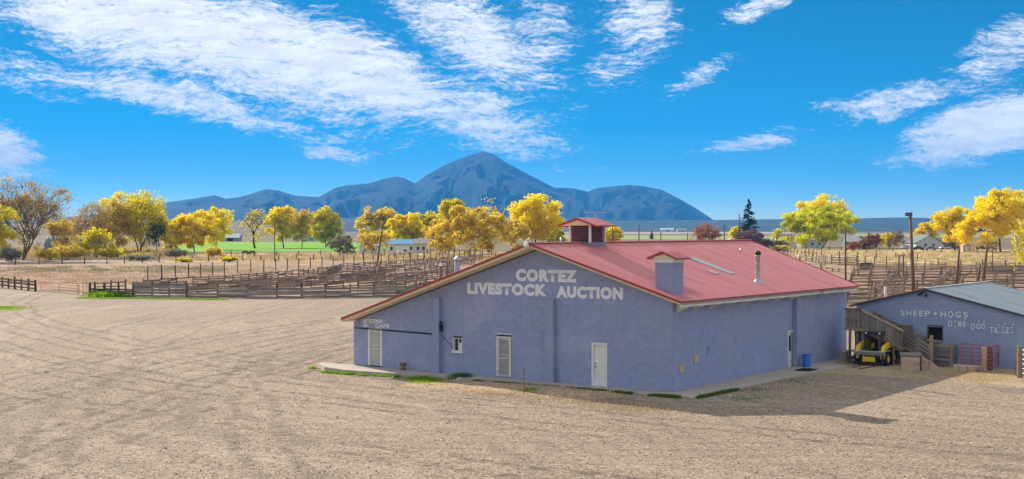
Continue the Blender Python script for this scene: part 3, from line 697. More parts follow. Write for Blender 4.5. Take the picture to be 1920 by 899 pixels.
# stove pipe, vents, skylight
sx, sy = on_roof(1421, 530); sz = rz(sx)
pp = MB().lathe([(.30, -.12), (.27, .02), (.14, .16), (.14, .2)], (sx, sy, sz), 16).build('pipe_flashing', M_STEEL, barn, True)
st = MB().lathe([(.125, .1), (.125, 1.50), (.15, 1.52), (.15, 1.56), (.125, 1.58)], (sx, sy, sz), 16).build('stove_pipe', M_STEEL, barn, True); st['label'] = 'tall galvanised stove pipe with a dark cap'
for z in (.55, 1.05): MB().lathe([(.126, 0), (.136, .01), (.136, .05), (.126, .06)], (sx, sy, sz + z), 16).build('seam_band', M_STEEL, st)
MB().lathe([(.13, 1.58), (.17, 1.60), (.17, 1.72), (.12, 1.80), (.0, 1.82)], (sx, sy, sz), 16).build('pipe_cap', M_MDARK, st, True)
for px, py, h, r in ((1052, 460, .42, .055), (1389, 471, .16, .06), (1243, 505, .1, .05)):
    vx, vy = on_roof(px, py); MB().tube([(vx, vy, rz(vx) - .1), (vx, vy, rz(vx) + h)], r, 10).build('vent_pipe', M_STEEL, barn, True)
for px, py, h, r, m in ((857.5, 511, .62, .16, M_BLUE), (826, 523, .62, .08, M_WOOD)):      # flues on the far slope, seen over the rake
    q = None
    y = 2.2 if r > .12 else 1.6
    x, z = front(px, py, y); MB().tube([(x, y, under(x) + .2), (x, y, z + h + .1)], r, 12).build('flue', m, barn, True)
    MB().lathe([(0, .24), (r * .9, .12), (r * 1.5, .02), (r * 1.45, 0), (0, -.01)], (x, y, z + h + .1), 14).build('flue_cap', M_STEEL if r > .12 else M_OLDWHITE, barn, True)
s0 = on_roof(1296, 484); s1 = on_roof(1322, 484.5); s2 = on_roof(1386, 514.5); s3 = on_roof(1362, 515)
M_SKYL = surf('clouded_skylight_sheet', (.36, .36, .33), (.46, .46, .42), 2, .3, bump=.05, c3=(.5, .42, .33), f3=(.55, .75))
xs0, xs1 = s0[0], s3[0]; ys0 = (s0[1] + s3[1]) / 2; ys1 = ys0 + .82
MB().add([(xs0, ys0, rz(xs0) + .034), (xs1, ys0, rz(xs1) + .034), (xs1, ys1, rz(xs1) + .034), (xs0, ys1, rz(xs0) + .034)], [(0, 1, 2, 3)]).build('skylight', M_SKYL, barn)
MB().add([(-3.0, 9.6, rz(-3.0) + .034), (-2.4, 9.6, rz(-2.4) + .034), (-2.4, 10.1, rz(-2.4) + .034), (-3.0, 10.1, rz(-3.0) + .034)], [(0, 1, 2, 3)]).build('skylight', M_SKYL, barn)

# concrete walk round the barn: slabs that tip up towards the cafe end
walk = thing('concrete_walk', 'pale concrete walk along the front and side of the blue barn', 'walkway', (C0.x, C0.y, 0), -TH)
def slab(pts, h):
    n = len(pts); vs = [(x, y, z) for x, y, z in pts] + [(x, y, -.1) for x, y, z in pts]
    MB().add(vs, [tuple(range(n))] + [(i, i + n, (i + 1) % n + n, (i + 1) % n) for i in range(n)]).build('slab', M_CONC, walk)
NS = 14
def wz(x): return .03 + max(0, -x - 1.0) / 20.0 * .22
for k in range(NS):
    a = -L1 - 2.4 + (L1 + 4.4) * k / NS; b_ = -L1 - 2.4 + (L1 + 4.4) * (k + 1) / NS - .012
    wide = lambda x: 1.45 + .9 * max(0, min(1, (-x - 13) / 6)) - (1.9 * max(0, (-x - L1) / 2.4) if -x > L1 else 0)
    slab([(a, -wide(a), wz(a)), (b_, -wide(b_), wz(b_)), (b_, -.02 if b_ <= 0 else -.02, wz(b_)), (a, -.02, wz(a))], .1)
slab([(2.0, -1.45, .03), (2.0, -.02, .03), (2.0, -.01, .03), (1.99, -1.45, .03)], .1)
for k in range(11):
    a = 0 + 17.2 * k / 11; b_ = 17.2 * (k + 1) / 11 - .012
    z1_ = .03 + .1 * (a / 17); z2_ = .03 + .1 * (b_ / 17)
    wd = lambda y: 2.0 if y < 13 else 2.0 + .5 * (y - 13) / 4
    slab([(.03, a, z1_), (wd(a), a, z1_), (wd(b_), b_, z2_), (.03, b_, z2_)], .1)
slab([(.03, 17.22, .06), (1.5, 17.22, .06), (1.5, 22.5, .06), (.03, 22.5, .06)], .1)

bk = MB(); NXB, NYB = 60, 18
for j in range(NYB + 1):
    for i in range(NXB + 1):
        fx_, fy_ = i / NXB, j / NYB; x = -14.5 + 14.0 * fx_; y = -1.5 - 4.2 * fy_
        hgt = .20 * math.sin(math.pi * fx_) ** .8 * math.sin(math.pi * min(1, fy_ * .85 + .15)) + .05 * noise.noise(Vector((x * .9, y * .9, 3)))
        edge = min(1, 6 * min(fx_, 1 - fx_, 1.02 - fy_)); p = loc2w(x, y); bk.v.append((p.x, p.y, max(-.03, (hgt + .02) * edge - .02)))
for j in range(NYB):
    for i in range(NXB): k = j * (NXB + 1) + i; bk.f.append((k, k + 1, k + NXB + 2, k + NXB + 1)); bk.mi.append(0)
M_BANK = ground_mat('dry_earth_bank', ((.47, .32, .20), (.55, .38, .23), (.40, .29, .19)), (.2, .5), .8, speck=[(2.0, .5, .66, (.34, .25, .165)), (6.0, .53, .62, (.22, .165, .115)), (5.0, .56, .66, (.66, .50, .32))], bscale=9)
structure(bk.build('earth_bank', M_BANK, smooth=True))

# ------------------------------------------------------------------ sheep barn
PB = G(1876, 692); bx0, by0 = w2loc(PB)
def barn2(px, py): return front(px, py, by0)
SBY = by0
ax_, az_ = barn2(1736, 545); lx_, lz_ = barn2(1606, 573)
sl2 = (az_ - lz_) / (ax_ - lx_); sl2r = sl2
rx_ = ax_ + (ax_ - lx_) + 1.0
ridge_y = SBY + 13.0
shed = thing('sheep_barn', 'low blue block sheep and hog barn with grey metal roof', 'barn', loc2w(0, 0), -TH)
WIN = (barn2(1741, 638)[0], barn2(1766.5, 638)[0], barn2(1754, 638)[1], barn2(1754, 612)[1])
block_wall('front_wall', None, shed, lx_, rx_, -.1, az_ + .05, [(sl2r, 1, az_ + sl2r * ax_), (-sl2, 1, az_ - sl2 * ax_)], [(WIN[0], WIN[1], WIN[2] - .5, WIN[3])], M_BLUE2, lambda x, z, d: (x, SBY - d, z), 21, n_parts=300, gap=(.006, .032), pick=lambda x, z: -x + abs(z - 2.2))
w = MB()
w.add([(lx_, SBY, -.1), (lx_, ridge_y, -.1), (lx_, ridge_y, lz_), (lx_, SBY, lz_)], [(0, 3, 2, 1)])
rz_ = az_ - sl2r * (rx_ - ax_)
w.add([(rx_, SBY, -.1), (rx_, ridge_y, -.1), (rx_, ridge_y, rz_), (rx_, SBY, rz_)], [(0, 1, 2, 3)])
w.add([(lx_, ridge_y, -.1), (rx_, ridge_y, -.1), (rx_, ridge_y, rz_), (ax_, ridge_y, az_), (lx_, ridge_y, lz_)], [(0, 4, 3, 2, 1)])
w.build('rear_wall', M_BLUE2, shed)
MB().add([(lx_ + .2, SBY + .9, -.1), (rx_ - .2, SBY + .9, -.1), (rx_ - .2, SBY + .9, rz_), (ax_, SBY + .9, az_ - .1), (lx_ + .2, SBY + .9, lz_)], [(0, 1, 2, 3, 4)]).build('inner_lining', M_DARK, shed)
ex = rx_ + .5
roof_slope(shed, 'roof_sheet', ax_, az_ + .12, ex, az_ + .12 - sl2r * (ex - ax_), SBY - .22, ridge_y, SBY - .22, ridge_y, 13, M_GREYMETAL, rib=.018, ribs=5)
exl = lx_ - .4
roof_slope(shed, 'roof_sheet', ax_, az_ + .12, exl, az_ + .12 - sl2 * (ax_ - exl), SBY - .22, ridge_y, SBY - .22, ridge_y, 13, M_REDROOF, rib=.018, ribs=5)
for xe in (ex, exl):
    ze = az_ + .04 - sl2 * abs(xe - ax_)
    MB().beam((ax_, SBY - .14, az_ + .05), (xe, SBY - .14, ze), .12, .09).build('rake_board', surf('dark_rake_board', (.07, .06, .09), (.10, .085, .12), 4, .8), shed)
MB().beam((ax_, SBY - .23, az_ + .15), (ax_, ridge_y, az_ + .15), .3, .03).build('ridge_cap', M_GREYMETAL, shed)
wx0, wx1, wz0, wz1 = WIN
hat = MB().box(wx0 - .06, wx0, SBY - .05, SBY + .2, wz0 - .1, wz1 + .06).box(wx1, wx1 + .06, SBY - .05, SBY + .2, wz0 - .1, wz1 + .06).box(wx0, wx1, SBY - .05, SBY + .2, wz1, wz1 + .06).build('hatch', M_POST, shed)
MB().box(wx0 + .002, wx1 - .002, SBY + .3, SBY + .34, wz0 - .6, wz1 + .1).build('dark_opening', M_DARK, hat)
MB().box(wx0, wx1, SBY - .03, SBY + .05, wz0 - .52, wz0).build('hatch_board', M_GREYWOOD, hat)
MB().box(wx0 - .05, wx1 + .05, SBY - .02, SBY + .02, wz1 + .1, wz1 + .32).build('lintel', M_BLUE2, hat)
YS = SBY - .036
def bw(txt, pl, pr, pt, pb, bold=.0, slant=0.0): return word_at(txt, pl, pr, pt, pb, shed, bold, YS, lambda a, b, y: front(a, b, SBY), slant)
for ch_, a, b_, t_, d_ in (('S', 1689, 1696.5, 581.5, 592.5), ('H', 1700, 1709, 582, 592.7), ('E', 1713, 1720, 582.3, 593), ('E', 1724, 1732, 582.5, 593.3), ('P', 1735, 1744, 582.8, 593.7),
                         ('H', 1764, 1774, 583.3, 595), ('O', 1778.5, 1787.5, 583.3, 595.5), ('G', 1792, 1801.5, 584, 595.7), ('S', 1806.5, 1815, 584.5, 596),
                         ('D', 1778.5, 1786, 602, 612.3), ('B', 1797, 1803.5, 602.6, 613), ('E', 1806, 1811.5, 603, 613.4),
                         ('D', 1821, 1828.5, 607, 617.5), ('O', 1831, 1838, 607, 617.5), ('O', 1840, 1847.5, 607, 617.5),
                         ('T', 1855.5, 1863.5, 613.5, 624), ('L', 1866, 1873, 613.5, 624.2), ('Z', 1885, 1893, 614, 624.8)):
    bw(ch_, a, b_, t_, d_, .014)
def stroke(p, q, wpx=1.6, nm='lettering'):
    (xa_, za_), (xb2, zb2) = barn2(*p), barn2(*q); MB().beam((xa_, YS, za_), (xb2, YS, zb2), .008, wpx * .031, up=(0, -1, 0) if False else (0, 0, 1)).build(nm, M_LETTER, shed)
for p, q in (((1808, 601), (1811, 598.5)), ((1834, 604.5), (1837, 601.5)), ((1844, 604.5), (1847, 601.5)), ((1882, 610), (1886, 606.5)), ((1898, 610.5), (1902, 607)), ((1864, 620.5), (1870, 618)), ((1871.5, 607.5), (1874, 611)), ((1874, 611), (1872, 614.5)),
             ((1877.5, 624), (1883, 624.3)), ((1877.5, 613.4), (1883, 613.8)), ((1880.2, 613.4), (1880.2, 624.2)), ((1895, 624.3), (1900.5, 624.6)), ((1895, 613.6), (1900.5, 613.9)), ((1897.7, 613.6), (1897.7, 624.5)), ((1788.5, 602.4), (1793.5, 602.6)), ((1788.5, 612.5), (1793.5, 612.7)), ((1791, 602.4), (1791, 612.6))): stroke(p, q, 1.5)
dx_, dz_ = barn2(1754, 588.5)
MB().lathe([(0, -.008), (.085, -.008), (.085, .008), (0, .008)], (dx_, YS, dz_), 14, 'y').build('lettering', M_LETTER, shed)
fx, fz = barn2(1731, 549)
MB().tube([(fx, SBY - .1, fz), (fx - .1, SBY - .45, fz - .1)], [.05, .1], 8).tube([(fx + .1, SBY - .1, fz), (fx + .3, SBY - .45, fz - .15)], [.05, .1], 8).build('flood_lamp', M_MDARK, shed)
px_, pz_ = front(1660, 562, SBY + 3)
MB().tube([(px_, SBY + 3, az_ - 1.2), (px_, SBY + 3, front(1660, 538, SBY + 3)[1])], .085, 10).build('flue', M_OLDWHITE, shed, True)

# ------------------------------------------------------------------ wood: fences, posts, rails
def unit_post(seed, n=7):
    r = random.Random(seed); mb = MB(); rows = []
    for z, s_ in ((-.15, 1.0), (.35, 1.0), (.75, .95), (1.0, .88)):
        for k in range(n):
            t = 2 * math.pi * k / n; q = s_ * r.uniform(.86, 1.12); mb.v.append((math.cos(t) * q, math.sin(t) * q, z))
    for i in range(3):
        for k in range(n): mb.f.append((i * n + k, i * n + (k + 1) % n, (i + 1) * n + (k + 1) % n, (i + 1) * n + k)); mb.mi.append(0)
    mb.f.append(tuple(3 * n + k for k in range(n))); mb.mi.append(0)
    return mb
def unit_plank(seed):
    r = random.Random(seed); mb = MB(); n = 4
    for i in range(n + 1):
        x = i / n; a, b_ = .5 + r.uniform(-.09, .06), .5 + r.uniform(-.09, .06)
        mb.v += [(x, -.5, -a), (x, .5, -a), (x, .5, b_), (x, -.5, b_)]
    for i in range(n):
        for k in range(4): mb.f.append((i * 4 + k, i * 4 + (k + 1) % 4, i * 4 + 4 + (k + 1) % 4, i * 4 + 4 + k)); mb.mi.append(0)
    mb.f += [(3, 2, 1, 0), (n * 4, n * 4 + 1, n * 4 + 2, n * 4 + 3)]; mb.mi += [0, 0]
    return mb
POSTS = {m.name: [unit_post(i).mesh('post', m) for i in range(3)] for m in (M_POST, M_WOOD, M_GREYWOOD, M_TANWOOD, M_POLE)}
PLANKS = {m.name: [unit_plank(i).mesh('rail', m) for i in range(4)] for m in (M_POST, M_WOOD, M_GREYWOOD, M_TANWOOD)}
fr = random.Random(77)
def put_plank(parent, p, q, h, t, mat, name='rail', base=None):
    """a plank from p to q (world or parent space) sharing one of four unit meshes"""
    p, q = Vector(p), Vector(q); d = q - p
    rot = d.to_track_quat('X', 'Z').to_euler()
    return link(name, fr.choice(PLANKS[mat.name]), parent, p, rot, (d.length, t, h))
def put_post(parent, p, h, r_, mat, lean=.02, name='post'):
    return link(name, fr.choice(POSTS[mat.name]), parent, p, (fr.gauss(0, lean), fr.gauss(0, lean), fr.uniform(0, 6)), (r_, r_, h))
def fence(name, label, pts, h=1.5, r_=.10, gap=2.6, rails=(.35, .75, 1.15, 1.5), rh=.2, rt=.06, mat=M_WOOD, pmat=M_POST, miss=.04, sag=.05, group=None, wires=0, cat='fence', tall=.25, lean=.02):
    pts = [Vector((p[0], p[1], 0)) for p in pts]; base = pts[0]
    f_ = thing(name, label, cat, base, 0, group)
    posts = []
    for i in range(len(pts) - 1):
        d = pts[i + 1] - pts[i]; n = max(1, round(d.length / gap))
        for k in range(n + (1 if i == len(pts) - 2 else 0)):
            posts.append(pts[i] + d * (k / n) - base + Vector((fr.gauss(0, .03), fr.gauss(0, .03), 0)))
    for p in posts: put_post(f_, p, h + fr.uniform(0, tall), r_ * fr.uniform(.85, 1.2), pmat, lean)
    for a, b_ in zip(posts[:-1], posts[1:]):
        n_ = Vector((-(b_ - a).y, (b_ - a).x, 0)).normalized() * (r_ + rt / 2 + .005)
        if n_.y > 0: n_ = -n_
        for z in rails:
            if fr.random() < miss: continue
            put_plank(f_, a + n_ + Vector((0, 0, z - rh / 2 + fr.gauss(0, sag))), b_ + n_ + Vector((0, 0, z - rh / 2 + fr.gauss(0, sag))), rh * fr.uniform(.8, 1.15), rt, mat)
    if wires:
        for k in range(wires):
            z = h * (.3 + .62 * k / max(1, wires - 1))
            MB().tube([p + Vector((0, -r_, z + fr.gauss(0, .02))) for p in posts], .012, 3, False).build('wire', M_STEEL, f_)
    return f_
P2 = lambda *a: [G(x, y) for x, y in a]
WEST = 'timber fences of the western corral'
fence('plank_fence', 'long grey plank fence edging the gravel lot, widest boards', P2((352, 559), (520, 560), (700, 558), (830, 555), (930, 551)), 1.65, .11, 3.2, (.3, .62, .95, 1.28), .30, .05, M_GREYWOOD, M_POST, .02, .03, WEST)
fence('plank_fence', 'pale board pen fence with dark posts beside green weeds', P2((252, 557), (350, 558)), 1.75, .13, 2.0, (.3, .65, 1.0, 1.35, 1.65), .28, .05, M_GREYWOOD, M_POST, 0, .02, WEST)
fence('plank_fence', 'short dark plank fence end next to the red pipe gate', P2((168, 556), (250, 557)), 1.6, .16, 2.2, (.25, .5, .75, 1.0), .24, .06, M_POST, M_POST, .02, .02, WEST)
fence('rail_fence', 'low rail fence behind the green weed clump', P2((178, 549), (236, 546)), 1.35, .13, 2.2, (.8, 1.3), .18, .07, M_WOOD, M_POST, 0, .03, WEST)
rows = [((268, 541), (420, 533), (560, 520), (628, 511)), ((255, 549), (430, 543), (600, 533), (720, 524)), ((330, 552), (520, 546), (700, 537), (800, 530)),
        ((600, 528), (640, 507), (760, 498), (905, 487)), ((650, 516), (780, 506), (890, 495)), ((640, 524), (760, 517), (860, 508)), ((670, 549), (760, 545), (850, 536)), ((700, 532), (790, 524), (855, 516)), ((520, 540), (640, 530), (720, 518))]
labs = ['rail fence bordering the pink paddock, outermost of the western corral', 'second rail fence in from the paddock in the western corral', 'middle rail fence behind the grey plank fence on the lot',
        'rail fence climbing to the rear rank of the western corral', 'rail fence just before the rear rank of the western corral', 'rail fence across the middle of the western corral', 'short fence of the pen nearest the barn roof edge', 'inner pen fence above the pen nearest the roof edge', 'slanting fence linking the corral middle to its rear']
for a, l in zip(rows, labs): fence('rail_fence', l, P2(*a), 1.28, .085, 3.2, (.32, .64, .96, 1.25), .19, .07, M_WOOD, M_WOOD, .06, .06, WEST, tall=.18)
for (a, b_), l in zip((((455, 559), (500, 528)), ((700, 558), (712, 505)), ((835, 545), (838, 495))),
                     ('cross fence dividing the first pens of the western corral', 'cross fence beside the leaning dark pole', 'cross fence nearest the roof flues')):
    fence('cross_fence', l, P2(a, b_), 1.4, .09, 4.0, (.4, .8, 1.2), .18, .07, M_WOOD, M_WOOD, .15, .07, WEST, tall=.1)
fence('tall_post_row', 'row of tall bare posts between the paddock and corral', P2((277, 528), (420, 516), (560, 506), (700, 497), (900, 482)), 2.3, .11, 5.6, (), mat=M_WOOD, group='post rows in the fields', wires=2)
fence('pasture_fence', 'far post and wire fence below the yellow trees by the road', P2((-60, 498), (200, 495), (420, 490), (620, 487), (930, 482)), 1.5, .14, 5.0, (), group='post rows in the fields', wires=3, tall=.3)
fence('pasture_fence', 'second wire fence along the straw verge below the white house', P2((300, 484), (560, 481), (760, 479), (960, 477)), 1.6, .13, 7.0, (), group='post rows in the fields', wires=2)
fence('rail_fence', 'dark rail fence at the far end of the gravel, before the gate', P2((-40, 541), (4, 540), (66, 547)), 1.45, .14, 3.0, (.5, 1.0, 1.35), .2, .07, M_POST, M_POST, 0, .03)
# right-hand stockyard
EAST = 'timber pens of the stockyard behind the barns'
yr = [(1586, 1760, 573, 569), (1588, 1905, 566, 560), (1590, 1900, 556, 551), (1592, 1930, 547, 543), (1594, 1930, 540, 535), (1596, 1930, 533, 528), (1598, 1935, 526, 522), (1600, 1930, 520, 516), (1602, 1930, 514, 511), (1606, 1940, 509, 506)]
el_ = ['short stockyard fence at the gap between the two barns', 'nearest long rail of the stockyard, just over the sheep barn roof', 'second stockyard fence behind the sheep barn', 'third stockyard fence behind the sheep barn', 'fourth stockyard fence behind the sheep barn', 'fifth stockyard fence behind the sheep barn', 'sixth stockyard fence behind the sheep barn', 'seventh stockyard fence behind the sheep barn', 'eighth stockyard fence behind the sheep barn', 'rearmost long stockyard fence before the straw pasture']
for (xa_, xb2, y1_, y2_), l in zip(yr, el_):
    fence('pen_fence', l, P2((xa_, y1_), ((xa_ + xb2) / 2, (y1_ + y2_) / 2 + fr.uniform(-1, 1)), (xb2, y2_)), 1.45, .12, 3.4, (.45, .90, 1.32), .18, .09, fr.choice([M_TANWOOD, M_GREYWOOD, M_WOOD]), M_WOOD, .12, .05, EAST)
for (a, b_), l in zip((((1640, 560), (1690, 510)), ((1740, 552), (1802, 508)), ((1500, 502), (1610, 516))),
                     ('stockyard cross fence beside the white flue', 'stockyard cross fence right of the floodlight pole', 'pen fence running along the red roof edge')):
    fence('pen_cross_fence', l, P2(a, b_), 1.4, .12, 5.0, (.45, .95, 1.35), .24, .07, M_TANWOOD, M_WOOD, .12, .06, EAST, tall=.1)
fence('loading_pen', 'grey loading pens beside the red roof edge', P2((1500, 496), (1560, 499), (1608, 500)), 2.2, .13, 3.0, (.5, 1.0, 1.5, 2.0), .22, .07, M_GREYWOOD, M_POST, .05, .05, EAST)
fence('low_shed_rail', 'grey boarded fence at the far right of the stockyard', P2((1850, 514), (1930, 513)), 1.7, .1, 3.0, (.3, .6, .9, 1.2, 1.5), .29, .05, M_GREYWOOD, M_WOOD, 0, .02, EAST)
fence('pasture_fence', 'wire fence with tall posts between stockyard and straw pasture', P2((1530, 492), (1640, 499), (1760, 505), (1930, 510)), 1.9, .11, 5.5, (), wires=3, group='post rows in the fields', tall=.4)
fence('pasture_fence', 'wire fence across the near straw pasture by the red roof', P2((1470, 477), (1540, 484), (1680, 487), (1720, 490)), 1.9, .13, 6.0, (), wires=2, group='post rows in the fields', tall=.4)
fence('pasture_fence', 'far wire fence in front of the green roofed house', P2((1470, 468), (1700, 473), (1940, 476)), 1.7, .15, 7.0, (), wires=2, group='post rows in the fields', tall=.4)

# poles
def pole(px, pb, pt, label, r_=.14, dx=0, cross=False, lampbox=False, group=None, mat=M_POLE, name='utility_pole'):
    p = G(px, pb); h = (pb - pt) / F * p.y; sh = dx / F * p.y
    t = thing(name, label, 'pole', p, 0, group)
    MB().tube([(0, 0, -.3), (sh * .5, 0, h * .5), (sh, 0, h)], [r_ * 1.15, r_, r_ * .8], 9).build('shaft', mat, t, True)
    if cross: MB().beam((sh - 1.1, 0, h - .5), (sh + 1.1, 0, h - .5), .12, .14).build('crossarm', mat, t)
    if lampbox:
        MB().box(sh - .62, sh + .12, -.45, .1, h - .05, h + .38).build('floodlight', M_MDARK, t, bevel=.04)
        MB().box(sh - .56, sh + .06, -.47, -.45, h + .02, h + .32).build('lens', M_GLASS, t)
        MB().beam((sh - .3, 0, h - .2), (sh + .05, 0, h - .2), .06, .06).build('bracket', M_MDARK, t)
    return t
pole(1714, 562, 405, 'tall brown pole carrying a square floodlight', .2, dx=-7, lampbox=True, name='floodlight_pole')
pole(1586, 553, 425, 'tan pole rising behind the red roof corner', .12, dx=-1, mat=M_POLE)
pole(1792, 548, 465, 'leaning pole left of the two close poles above the grey roof', .16, dx=7)
pole(1842, 541, 463, 'tall leaning pole nearest the yellow sapling', .19, dx=9)
pole(1832, 541, 497, 'short leaning post beside the tall leaning pole', .18, dx=6, name='leaning_post')
pole(1861, 515, 454, 'slim upright pole in the straw pasture', .1)
pole(706, 501, 421, 'thin dark leaning pole in the western corral', .17, dx=12, mat=M_POST)
pole(515, 490, 408, 'thin utility pole standing before the green field', .13, cross=False, mat=M_POST)
pole(637, 483, 391, 'utility pole beside the grey-green shrub', .16, mat=M_POST, cross=True)
pole(1029, 470, 422, 'post left of the cupola beyond the ridge', .22, mat=M_POST)
for px, pt, nm in ((1149, 421, 'pole just right of the cupola beyond the ridge'), (1198, 422, 'tallest thin pole beyond the middle of the ridge'), (1239, 432, 'dark pole below the far white building'), (1289, 437, 'short pole left of the bare round tree'), (1358, 421, 'thin pole left of the small yellow tree'), (1386, 402, 'slim mast in front of the dark spruce')):
    pole(px, 474, pt, nm, .2, mat=M_POST, name='far_pole')
fg = thing('goalpost_gantry', 'tall wooden goalpost gantry in the stockyard', 'gantry', G(1699, 523))
s_ = G(1699, 523).y / F
put_post(fg, (-1.2, 0, 0), 43 * s_, .15, M_WOOD); put_post(fg, (14 * s_ - 1.2, 1.5, 0), 43 * s_, .15, M_WOOD); put_plank(fg, (-1.3, 0, 43 * s_), (14 * s_ - 1.0, 1.5, 43 * s_), .2, .2, M_WOOD, 'crossbeam')
for px, py, l in ((1500, 487, 'white tank beside the red roof edge'), (1707, 507, 'white tank by the goalpost frame')):
    p = G(px, py); t = thing('white_tank', l, 'tank', p)
    MB().lathe([(0, .1), (.5, .12), (.72, .5), (.72, 1.0), (.5, 1.35), (0, 1.42)], (0, 0, 0), 16).build('shell', M_WHITE, t, True); MB().lathe([(.12, 1.38), (.12, 1.5), (0, 1.52)], (0, 0, 0), 8).build('lid', M_STEEL, t)
p = G(1625, 506); t = thing('culvert_pipe', 'short black culvert pipe lying beside the pens', 'pipe', p, .3)
MB().lathe([(.7, -1.2), (.7, 1.2), (.6, 1.2), (.6, -1.2), (.7, -1.2)], (0, 0, .7), 18, 'x').build('pipe_wall', M_BLACK, t, True)
for k in range(5): MB().lathe([(.7, 0), (.75, .06), (.7, .12)], (-1 + k * .45, 0, .7), 18, 'x').build('rib', M_BLACK, t)

# gates
def tube_gate(name, label, a, b_, h=1.35, n=6, mat=M_PINK, r_=.028, z0=.15, posts=None):
    a, b_ = Vector(a), Vector(b_); a.z = b_.z = 0; t = thing(name, label, 'gate', a); d = b_ - a
    for k in range(n):
        z = z0 + (h - z0) * k / (n - 1); MB().tube([(0, 0, z), (d.x, d.y, z)], r_, 7).build('rail', mat, t, True)
    for f_ in (0, .5, 1): MB().tube([(d.x * f_, d.y * f_, z0 - .02), (d.x * f_, d.y * f_, h + .02)], r_ * 1.1, 7).build('upright', mat, t, True)
    return t
tube_gate('pipe_gate', 'pale red pipe gate closing the track by the gravel lot', G(77, 547), G(146, 554), 1.45, 5, M_PINK, .03)
tube_gate('pipe_gate', 'short rusty pipe gate beside the dark corral corner', G(148, 556), G(163, 556), 1.6, 5, M_PINK, .035)

# ------------------------------------------------------------------ yard between the barns
GL = lambda px, py: loc2w(*w2loc(G(px, py)))
tube_gate('pipe_gate', 'faded red pipe gate hung above the concrete kerb', G(1803, 691), G(1843, 694), 1.45, 6, M_PINK, .03, .3)
tube_gate('pipe_gate', 'faded red pipe gate standing open beside the thick posts', G(1850, 697), G(1872, 692), 1.4, 6, M_PINK, .03, .2)
tube_gate('pipe_gate', 'grey pipe gate at the right end of the sheep barn', G(1911, 707), G(1990, 712), 1.5, 6, M_STEEL, .03, .2)
for px, py, h, r_, l in ((1844, 698, 1.42, .15, 'thick split post at the hinge of the red gates'), (1857, 695, 1.4, .16, 'dark thick post between the two red gates'), (1873, 691, 1.45, .11, 'dark post at the far end of the open red gate'), (1912, 709, 1.75, .16, 'tan ragged post by the grey gate'), (1908, 706, 1.5, .12, 'dark ragged post by the grey gate'), (1794, 686, 1.4, .12, 'dark post left of the red gate')):
    p = G(px, py); t = thing('gate_post', l, 'post', p, 0, 'posts in the yard'); put_post(t, (0, 0, 0), h, r_, M_TANWOOD if 'tan' in l or 'split' in l else M_POST, .03, 'shaft')
    MB().beam((-r_ * .9, -.06, h * .5), (r_ * 1.1, -.06, h * .5), .03, .06).build('hinge_strap', M_MDARK, t)
fence('chute_fence', 'four board plank fence between chute and red gate', P2((1743, 686), (1782, 689), (1798, 686)), 1.35, .11, 1.2, (.25, .55, .85, 1.15, 1.35), .2, .05, M_GREYWOOD, M_WOOD, 0, .03, 'plank fences in the yard')
fence('chute_fence', 'stepped plank fence falling from the chute post', P2((1720, 679), (1745, 687)), 1.7, .11, 1.0, (.35, .7, 1.05, 1.4, 1.65), .17, .05, M_GREYWOOD, M_TANWOOD, 0, .05, 'plank fences in the yard')
# kerb
k1, k2 = G(1787, 696), G(1841, 699)
d = (k2 - k1); t = thing('concrete_kerb', 'weathered concrete kerb below the red gate', 'kerb', k1, math.atan2(d.y, d.x))
MB().prism_x([(0, -.1), (0, .30), (.05, .36), (.38, .36), (.42, .3), (.42, -.1)], 0, d.length).build('kerb_stone', M_ROUGHCONC, t); 
for k in range(3): MB().box(d.length * (.2 + .3 * k), d.length * (.2 + .3 * k) + .02, -.012, .2, .0, .33).build('joint', M_POST, t)
# concrete dock
p0 = G(1689.5, 695.5); p1 = G(1721.5, 698)
dk = thing('concrete_dock', 'rough concrete loading dock block with sloping cheek beside loader', 'loading dock', p0, -TH * .4)
wd = (p1 - p0).length
MB().prism_x([(0, -.1), (-.03, .55), (.05, .83), (1.2, .85), (1.3, -.1)], 0, wd).build('dock_block', M_ROUGHCONC, dk, bevel=.05)
ck = MB(); ck.prism([(wd + .04, -.1), (wd + 1.05, -.1), (wd + 1.0, .2), (wd + .06, .82)], .35, 1.25); ck.build('sloping_cheek', M_ROUGHCONC, dk, bevel=.04)
for k in range(3): MB().beam((-.05, .12 + k * .3, .92), (wd + .05, .12 + k * .3, .92 + .01 * k), .26, .13).build('timber', M_GREYWOOD, dk, bevel=.01)
MB().beam((wd + .02, -.03, 0), (wd + .02, -.03, .9), .06, .06).build('edge_strip', M_MDARK, dk)
